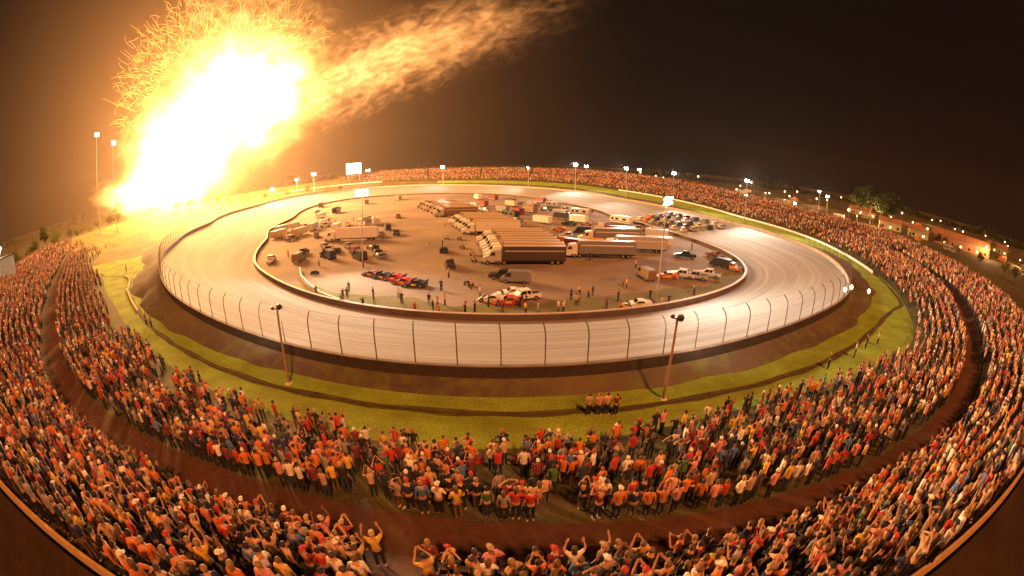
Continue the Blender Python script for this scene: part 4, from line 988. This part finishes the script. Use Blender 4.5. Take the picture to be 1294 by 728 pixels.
# far wood on the horizon
V = []; F = []; g = np.random.default_rng(5)
for k in range(9000):
    a = g.uniform(-R(100), R(100)); d = g.uniform(820, 1000); hh = 9 + 5 * math.sin(a * 23) + 3 * math.sin(a * 61 + 1); z = g.uniform(0, max(4, hh)); x, y = d * math.sin(a), d * math.cos(a); s = g.uniform(2, 4.5)
    u = g.normal(0, 1, 3); u /= np.linalg.norm(u); w = np.cross(u, g.normal(0, 1, 3)); w /= np.linalg.norm(w); p = np.array([x, y, z]); b = len(V)
    V += [p - u * s, p + w * s, p + u * s, p - w * s]; F.append((b, b + 1, b + 2, b + 3))
tag(pydata('treeline', V, F, ML[2]), 'dark far off wood along the horizon', 'wood', kind='stuff')
# buildings: gabled barns and a long low shed
M_wallw = mat('barn_wall', (.48, .40, .28), .8, noise=(.8, (.38, .30, .2), .4, .7)); M_roof = mat('barn_roof', (.22, .10, .06), .7, noise=(.5, (.32, .16, .10), .4, .7))
M_win = mat('lit_window', (1, .7, .3), emit=((1, .6, .22), 5)); M_door = mat('barn_door', (.13, .08, .05), .8)
def barn(px_, py_, d, L, W, H, rz, lab, nwin=3, m=None):
    p = at_d(px_, py_, d); z = terrain_z(p[0], p[1]); t = empty('barn', (p[0], p[1], z), rz); tag(t, lab, 'building', 'buildings beyond the right stand')
    MB().box(-L / 2, L / 2, -W / 2, W / 2, -.5, H).build('wall', m or M_wallw, t)
    V = []; ov = .5
    for x in (-L / 2 - ov, L / 2 + ov): V += [(x, -W / 2 - ov, H - .08), (x, 0, H + W * .28), (x, W / 2 + ov, H - .08), (x, W / 2 + ov, H - .3), (x, 0, H + W * .28 - .22), (x, -W / 2 - ov, H - .3)]
    F = [(i, (i + 1) % 6, 6 + (i + 1) % 6, 6 + i) for i in range(6)] + [(0, 5, 4, 3, 2, 1), (6, 7, 8, 9, 10, 11)]
    pydata('roof', V, F, M_roof, t)
    for s in (-1, 1): pydata('gable', [(s * L / 2, -W / 2, H), (s * L / 2, W / 2, H), (s * L / 2, 0, H + W * .26)], [(0, 1, 2)], m or M_wallw, t)
    for k in range(nwin):
        x = -L / 2 + L * (k + .5) / nwin
        for s in (-1, 1):
            f = MB().box(x - .9, x + .9, s * W / 2 - .05, s * W / 2 + .05, 1.0, 2.5).build('window', M_door, t); MB().box(x - .75, x + .75, s * (W / 2 + .055) - .01, s * (W / 2 + .055) + .01, 1.15, 2.35).build('pane', M_win if (k + int(d)) % 2 else M_glass, f)
    MB().box(-L / 2 + .6, -L / 2 + 2.2, -W / 2 - .07, -W / 2 + .02, 0, 2.3).build('door', M_door, t)
barn(1124, 292, 300, 17, 9, 5.0, R(-48), 'yellowish barn with two lit windows left of the other barns')
barn(1160, 296, 292, 15, 9, 4.8, R(-50), 'pale barn second from the left behind the right rim', 2)
barn(1215, 300, 300, 46, 12, 5.6, R(-58), 'very long low shed with reddish roof beyond the right rim', 7, mat('shed_wall', (.36, .17, .10), .8))
barn(1085, 280, 420, 20, 10, 4.5, R(-35), 'small distant barn behind the clustered stand lamps')
barn(1262, 300, 420, 24, 12, 4.5, R(-70), 'distant barn at the right end of the skyline', 4)
barn(800, 222, 520, 26, 10, 5, R(-10), 'pale roofed long hall behind the right end of the far stand', 4, M_white)
# motorhomes on the camping field
PROTO2 = motorhome(); K2 = kids_of(None); KIDS.update({PROTO2.name: K2[PROTO2.name]}); [KIDS.update({c.name: K2.get(c.name, [])}) for c in K2[PROTO2.name]]; PROTO['motorhome'] = PROTO2
cam_spots = []; tries = 0
while len(cam_spots) < 46 and tries < 5000:
    tries += 1
    a = R(rng.uniform(16, 74)); d = rng.uniform(250, 520); x, y = d * math.sin(a), d * math.cos(a); dd = np.array([x, y]) - C0; ph = math.degrees(math.atan2(dd[1], dd[0]))
    if math.hypot(*dd) < rv(rim, ph)[0] + 30: continue
    if any(math.hypot(x - q[0], y - q[1]) < 13 for q in cam_spots): continue
    if any(o.name.startswith('barn') and math.hypot(x - o.location.x, y - o.location.y) < 30 for o in col.objects if o.parent is None and o.type == 'EMPTY'): continue
    cam_spots.append((x, y))
cam_spots.sort(key=lambda q: math.atan2(q[0], q[1]))
pn = ['white', 'tan', 'silver', 'brown', 'orange', 'grey']; pick = [pn[int(rng.integers(6))] for _ in cam_spots]; rows_ = ['near', 'middle', 'far']; seen_l = set()
for k, (x, y) in enumerate(cam_spots):
    o = place('motorhome', x, y, rng.uniform(-1.6, 1.6), pick[k]); d = math.hypot(x, y); rr = rows_[0 if d < 330 else 1 if d < 430 else 2]
    l_ = pick[k - 1] if k else None; r_ = pick[k + 1] if k + 1 < len(pick) else None
    lab = f'{pick[k]} motorhome in the {rr} camping rows, between {l_} and {r_} ones' if l_ and r_ else f'{pick[k]} motorhome at the {"left" if not l_ else "right"} end of the camping field'
    j = 0
    while lab in seen_l:
        j += 1; lab = lab.replace('motorhome in', 'motorhome ' + ['angled', 'parked', 'left standing', 'by a lamp', 'camped'][j % 5] + ' in') if j < 5 else lab + ' too'
    seen_l.add(lab); tag(o, lab, 'motorhome', 'motorhomes on the camping field')
for ch in list(PROTO2.children_recursive): bpy.data.objects.remove(ch)
bpy.data.objects.remove(PROTO2)
# camp lamps
lp = empty('camp_lamp'); m_ = MB(); m_.cyl((0, 0, -.3), (0, 0, 5), .09, .06, 6); m_.build('pole', M_steel, lp); m_ = MB(); m_.sphere((0, 0, 5.2), .42); lbm = m_.build('lamp', M_lampw, lp, True)
K3 = kids_of(None)
lamp_spots = sorted([(math.sin(a) * d, math.cos(a) * d) for a, d in zip(np.radians(np.linspace(13, 75, 44) + rng.normal(0, .6, 44)), rng.uniform(270, 620, 44))], key=lambda q: math.atan2(q[0], q[1]))
W_ = ['first', 'second', 'third', 'fourth', 'fifth', 'sixth', 'seventh', 'eighth', 'ninth', 'tenth', 'eleventh', 'twelfth', 'thirteenth', 'fourteenth', 'fifteenth', 'sixteenth', 'seventeenth', 'eighteenth', 'nineteenth', 'twentieth', 'twenty-first', 'twenty-second']
for k, (x, y) in enumerate(lamp_spots):
    dd = np.array([x, y]) - C0; ph = math.degrees(math.atan2(dd[1], dd[0]))
    if math.hypot(*dd) < rv(rim, ph)[0] + 18: x, y = xy(ph, rv(rim, ph)[0] + 25)
    c = copy_tree(lp, K3); c.location = (x, y, terrain_z(x, y)); s = rng.uniform(.8, 1.5) * max(1, math.hypot(x, y) / 400); c.scale = (s, s, s)
    lab = f'{W_[k]} amber camp lamp from the far stand along the skyline' if k < 22 else f'{W_[43 - k]} amber camp lamp from the right edge along the skyline'
    tag(c, lab, 'lamp', 'amber lamps on the camping field')
    if k % 3 == 1: light('camp_light', 'POINT', (x, y, terrain_z(x, y) + 5.2 * s + 1.2), 32000, (1, .52, .2), .4)
for ch in list(lp.children): bpy.data.objects.remove(ch)
bpy.data.objects.remove(lp)
# white booth at the left edge, on the rim
P = at_d(1, 330, 1); a = math.atan2(P[0], P[1]); best = None
for d in np.arange(20, 260, 1.0):
    x, y = d * math.sin(a), d * math.cos(a); dd = np.array([x, y]) - C0; ph = math.degrees(math.atan2(dd[1], dd[0]))
    if d > 60 and math.hypot(*dd) > rv(rim, ph)[0] - 1: best = (x, y, d); break
print('booth', best)
x, y, d = best; z = terrain_z(x, y); t = empty('booth', (x, y, z), math.atan2(y, x) + math.pi / 2 + .7); tag(t, 'white painted booth on the left rim cut by the picture edge', 'booth')
MB().box(-4, 4, -2.4, 2.4, -1, 5.2).build('wall', M_white, t); MB().box(-4.3, 4.3, -2.7, 2.7, 5.203, 5.5, .04).build('roof', M_dark, t)
f = MB().box(-2.4, 2.4, -2.46, -2.38, 2.9, 4.2).build('window', M_dark, t); MB().box(-2.2, 2.2, -2.49, -2.462, 3.05, 4.05).build('pane', M_glass, f)
MB().box(-.25, .25, -.25, .25, 5.503, 7.2).build('lamp_mast', M_steel, t); m_ = MB(); m_.sphere((0, 0, 7.6), .55); m_.build('lamp', M_lamp, t, True)
# amber beacons on the wall of the right turn
for x, y, lab in ((1068, 366, 'left one of two amber beacons on the right turn wall'), (1076, 363, 'right one of two amber beacons on the right turn wall'), (1098, 368, 'pale beacon standing apart on the right bank')):
    p = at(x, y, 2.4); 
    for _ in range(4): p = at(x, y, terrain_z(p[0], p[1]) + 1.6)
    t = empty('beacon', (p[0], p[1], terrain_z(p[0], p[1]))); tag(t, lab, 'beacon', 'beacons at the right turn')
    m_ = MB(); m_.cyl((0, 0, -.2), (0, 0, 1.4), .06, n=8); m_.build('post', M_steel, t); m_ = MB(); m_.sphere((0, 0, 1.6), .3, (1, 1, 1.3)); m_.build('lamp', M_lampw, t, True)
# red coolers along the front row
for k, (px_, py_) in enumerate(((553, 578), (566, 580), (578, 581), (594, 582), (604, 582), (653, 583), (672, 582), (455, 566))):
    p = at(px_, py_, 0)
    for _ in range(3): p = at(px_, py_, terrain_z(p[0], p[1]) + .2)
    t = empty('cooler', (p[0], p[1], terrain_z(p[0], p[1])), rng.uniform(-.2, .2)); tag(t, f'{ORD[k]} red cooler box from the left along the front of the lower stand' if k < 7 else 'red cooler box set apart to the left in the front row', 'cooler', 'red coolers in the front row')
    MB().box(-.36, .36, -.22, .22, 0, .36, .03).build('box', PAINT['red'], t); MB().box(-.38, .38, -.24, .24, .363, .43, .02).build('lid', PAINT['maroon'], t)
#@@END_OUTSIDE
#@@FIRE
# ------------------------------------------------------------------ the fireball
FD = 300.0
def frame_at(cx, cy, a, b, ang, depth):
    c = at_d(cx, cy, FD); ca, sa = math.cos(R(ang)), math.sin(R(ang))
    pa = at_d(cx + a * ca, cy - a * sa, FD) - c; pb_ = at_d(cx - b * sa, cy - b * ca, FD) - c
    n = np.array([c[0], c[1], 0]); n /= np.linalg.norm(n)
    M = Matrix.Identity(4)
    for k, v in enumerate((pa, pb_, n * depth)):
        for j in range(3): M[j][k] = float(v[j])
    return Vector([float(v) for v in c]), M
def vol_mat(name, c_edge, c_mid, c_hot, strength, nscale, amp, lo, hi, stretch=(1, 1, 1), fine=0.0, taper=0.0):
    m = bpy.data.materials.new(name); m.use_nodes = True; nt = m.node_tree; N = nt.nodes; Lk = nt.links
    N.remove(N['Principled BSDF']); out = N['Material Output']
    tc = N.new('ShaderNodeTexCoord')
    mp = N.new('ShaderNodeMapping'); mp.inputs['Scale'].default_value = stretch; Lk.new(tc.outputs['Object'], mp.inputs['Vector'])
    no = N.new('ShaderNodeTexNoise'); no.inputs['Scale'].default_value = nscale; no.inputs['Detail'].default_value = 5; no.inputs['Roughness'].default_value = .62; no.inputs['Distortion'].default_value = fine
    Lk.new(mp.outputs['Vector'], no.inputs['Vector'])
    ln = N.new('ShaderNodeVectorMath'); ln.operation = 'LENGTH'; Lk.new(tc.outputs['Object'], ln.inputs[0])
    def math_(op, a, b=None, clamp=False):
        q = N.new('ShaderNodeMath'); q.operation = op; q.use_clamp = clamp
        for k, v in enumerate((a, b)):
            if v is None: continue
            if isinstance(v, (int, float)): q.inputs[k].default_value = v
            else: Lk.new(v, q.inputs[k])
        return q.outputs[0]
    n0 = math_('MULTIPLY', math_('SUBTRACT', no.outputs['Fac'], .5), amp)
    fall = math_('ADD', math_('SUBTRACT', 1.0, ln.outputs['Value']), n0)
    edge = math_('MULTIPLY', math_('SUBTRACT', 1.0, ln.outputs['Value']), 6.0, True)      # nothing reaches the hull
    mr = N.new('ShaderNodeMapRange'); mr.interpolation_type = 'SMOOTHSTEP'; mr.inputs['From Min'].default_value = lo; mr.inputs['From Max'].default_value = hi; Lk.new(fall, mr.inputs['Value'])
    den = math_('MULTIPLY', mr.outputs['Result'], edge)
    if taper:
        sx = N.new('ShaderNodeSeparateXYZ'); Lk.new(tc.outputs['Object'], sx.inputs[0]); den = math_('MULTIPLY', den, math_('POWER', math_('MULTIPLY', math_('SUBTRACT', 1.0, sx.outputs['X']), .5, True), taper))
    cr = N.new('ShaderNodeValToRGB'); e = cr.color_ramp.elements; e[0].color = (*c_edge, 1); e[1].color = (*c_hot, 1); q = e.new(.45); q.color = (*c_mid, 1); Lk.new(den, cr.inputs['Fac'])
    em = N.new('ShaderNodeEmission'); Lk.new(cr.outputs['Color'], em.inputs['Color']); Lk.new(math_('MULTIPLY', math_('POWER', den, 1.4), strength), em.inputs['Strength'])
    Lk.new(em.outputs[0], out.inputs['Volume']); return m
fb = empty('fireball', at_d(215, 262, FD)); tag(fb, 'huge white hot fireball of fireworks rising beyond the left turn with drifting smoke', 'fireball')
def puff(name, cx, cy, a, b, ang, depth, m):
    loc, M = frame_at(cx, cy, a, b, ang, depth); s = MB(); s.sphere((0, 0, 0), 1, u=32, v=20); o = s.build(name, m, fb, True)
    o.matrix_parent_inverse = Matrix.Identity(4); o.matrix_world = Matrix.Translation(loc) @ M if False else M
    o.location = loc - Vector(fb.location); return o
HOT = (1, .90, .62); MID = (1, .55, .14); EDG = (1, .30, .045)
def puff2(name, *a):
    loc, M = frame_at(*a[:6]); s = MB(); s.sphere((0, 0, 0), 1, u=32, v=20); o = s.build(name, a[6], fb, True)
    o.matrix_basis = Matrix.Translation(loc - Vector(fb.location)) @ M; return o
puff2('fire_core', 232, 190, 135, 96, 48, 60, vol_mat('fire_core', EDG, MID, HOT, .15, 3.2, 1.3, .05, .85, fine=.5))
puff2('fire_head', 300, 128, 155, 98, 22, 60, vol_mat('fire_head', EDG, MID, HOT, .17, 3.6, 1.6, .06, .9, fine=.6))
puff2('fire_base', 203, 240, 112, 44, 6, 40, vol_mat('fire_base', EDG, MID, HOT, .2, 3.6, 1.2, .08, .8, fine=.4))
puff2('flame_crown', 305, 75, 180, 122, 12, 60, vol_mat('flame_crown', EDG, (1, .48, .11), (1, .75, .35), .07, 5.8, 3.1, .24, 1.3, fine=1.3))
puff2('glowing_smoke_trail', 522, 62, 300, 66, 25, 45, vol_mat('glowing_smoke_trail', (1, .36, .09), (1, .42, .12), (1, .5, .18), .30, 4.6, 3.0, .26, 1.3, stretch=(2.3, 1.1, 1.1), fine=1.3, taper=1.1))  # lit smoke: the firelight on it is put in as its own glow
# curling spark trails along the upper left edge
sp = MB(); g = np.random.default_rng(11); fo = Vector(fb.location)
cen = np.array([270., 120.])
for k in range(620):
    th = R(g.uniform(28, 205)); rad = g.uniform(60, 122) * (1 + .22 * abs(math.cos(th)) * (th < R(90)))
    p = cen + np.array([math.cos(th), -math.sin(th)]) * rad * np.array([1.15 if math.cos(th) > 0 else .98, 1.0]); 
    if p[1] < 2: p[1] = g.uniform(2, 30)
    dirn = th + g.normal(0, .5); cur = g.normal(0, .2); d0 = FD + g.uniform(-40, 40); prev = None; L = int(g.integers(5, 10)); step = g.uniform(1.8, 3.4)
    for j in range(L):
        q = Vector([float(v) for v in at_d(p[0], p[1], d0)]) - fo; w = .17 * (1 - j / L) ** .7 + .02
        if prev is not None: sp.cyl(prev, q, w, w * .9, n=5, caps=False)
        prev = q; dirn += cur * .55; cur += g.normal(0, .2); p = p + np.array([math.cos(dirn), -math.sin(dirn)]) * step; d0 += g.normal(0, .6)
so = sp.build('spark_trails', mat('spark_glow', (.5, .2, .05), emit=((1, .40, .09), .9)), fb); so['kind'] = 'stuff'
pl_ = at_d(262, 165, FD - 5)
light('fire_light', 'POINT', pl_, 6.8e6, (1.0, .47, .14), 28)
light('fire_light', 'POINT', at_d(205, 240, FD), 3.0e5, (1.0, .52, .17), 10)
# thin smoke hanging round the fire, lit by it
vm = bpy.data.materials.new('hanging_smoke'); vm.use_nodes = True; nt = vm.node_tree; nt.nodes.remove(nt.nodes['Principled BSDF'])
tc = nt.nodes.new('ShaderNodeTexCoord'); gt = nt.nodes.new('ShaderNodeTexGradient'); gt.gradient_type = 'QUADRATIC_SPHERE'; nt.links.new(tc.outputs['Object'], gt.inputs['Vector'])
mm = nt.nodes.new('ShaderNodeMath'); mm.operation = 'MULTIPLY'; mm.inputs[1].default_value = .0017; nt.links.new(gt.outputs['Fac'], mm.inputs[0])
vs_ = nt.nodes.new('ShaderNodeVolumeScatter'); vs_.inputs['Color'].default_value = (.9, .62, .42, 1); nt.links.new(mm.outputs[0], vs_.inputs['Density']); nt.links.new(vs_.outputs[0], nt.nodes['Material Output'].inputs['Volume'])
puff2('hanging_smoke', 250, 190, 680, 480, 12, 190, vm)
# the smoky night air
hz = MB(); hz.box(-2600, 2600, -2600, 2600, -7, 235); ho = hz.build('haze', None); hm = bpy.data.materials.new('haze_air'); hm.use_nodes = True; nt = hm.node_tree
nt.nodes.remove(nt.nodes['Principled BSDF']); pv = nt.nodes.new('ShaderNodeVolumePrincipled'); pv.inputs['Density'].default_value = .00006; pv.inputs['Color'].default_value = (.85, .68, .55, 1); pv.inputs['Anisotropy'].default_value = .62
nt.links.new(pv.outputs[0], nt.nodes['Material Output'].inputs['Volume']); ho.data.materials.append(hm); tag(ho, 'thin smoky night haze over the speedway', 'haze', kind='stuff')
#@@END_FIRE
# ------------------------------------------------------------------ sky, added glow from behind, view
wd = bpy.data.worlds.new('World'); sc.world = wd; wd.use_nodes = True; nt = wd.node_tree; bg = nt.nodes['Background']
sky = nt.nodes.new('ShaderNodeTexSky'); sky.sky_type = 'NISHITA'; sky.sun_disc = False; sky.sun_elevation = R(-9); sky.sun_rotation = R(150)
ad = nt.nodes.new('ShaderNodeMix'); ad.data_type = 'RGBA'; ad.blend_type = 'ADD'; ad.inputs['Factor'].default_value = 1; ad.inputs['B'].default_value = (.08, .05, .05, 1)
nt.links.new(sky.outputs['Color'], ad.inputs['A']); nt.links.new(ad.outputs['Result'], bg.inputs['Color']); bg.inputs['Strength'].default_value = .05
rear_glow = light('rear_glow', 'SUN', (0, -50, 80), 4.6, (1.0, .34, .095)); rear_glow.data.angle = R(5)  # unseen firework glow behind the camera, added to light the crowd's backs
rear_glow.rotation_euler = (Vector((-.24, .62, -.75))).to_track_quat('-Z', 'Y').to_euler()
sc.view_settings.view_transform = 'Standard'; sc.view_settings.look = 'None'; sc.view_settings.exposure = 0; sc.view_settings.gamma = 1
sc.cycles.use_denoising = True
sc.cycles.max_bounces = 5; sc.cycles.diffuse_bounces = 2; sc.cycles.glossy_bounces = 2; sc.cycles.volume_bounces = 0
sc.cycles.sample_clamp_indirect = 4; sc.cycles.volume_step_rate = 1
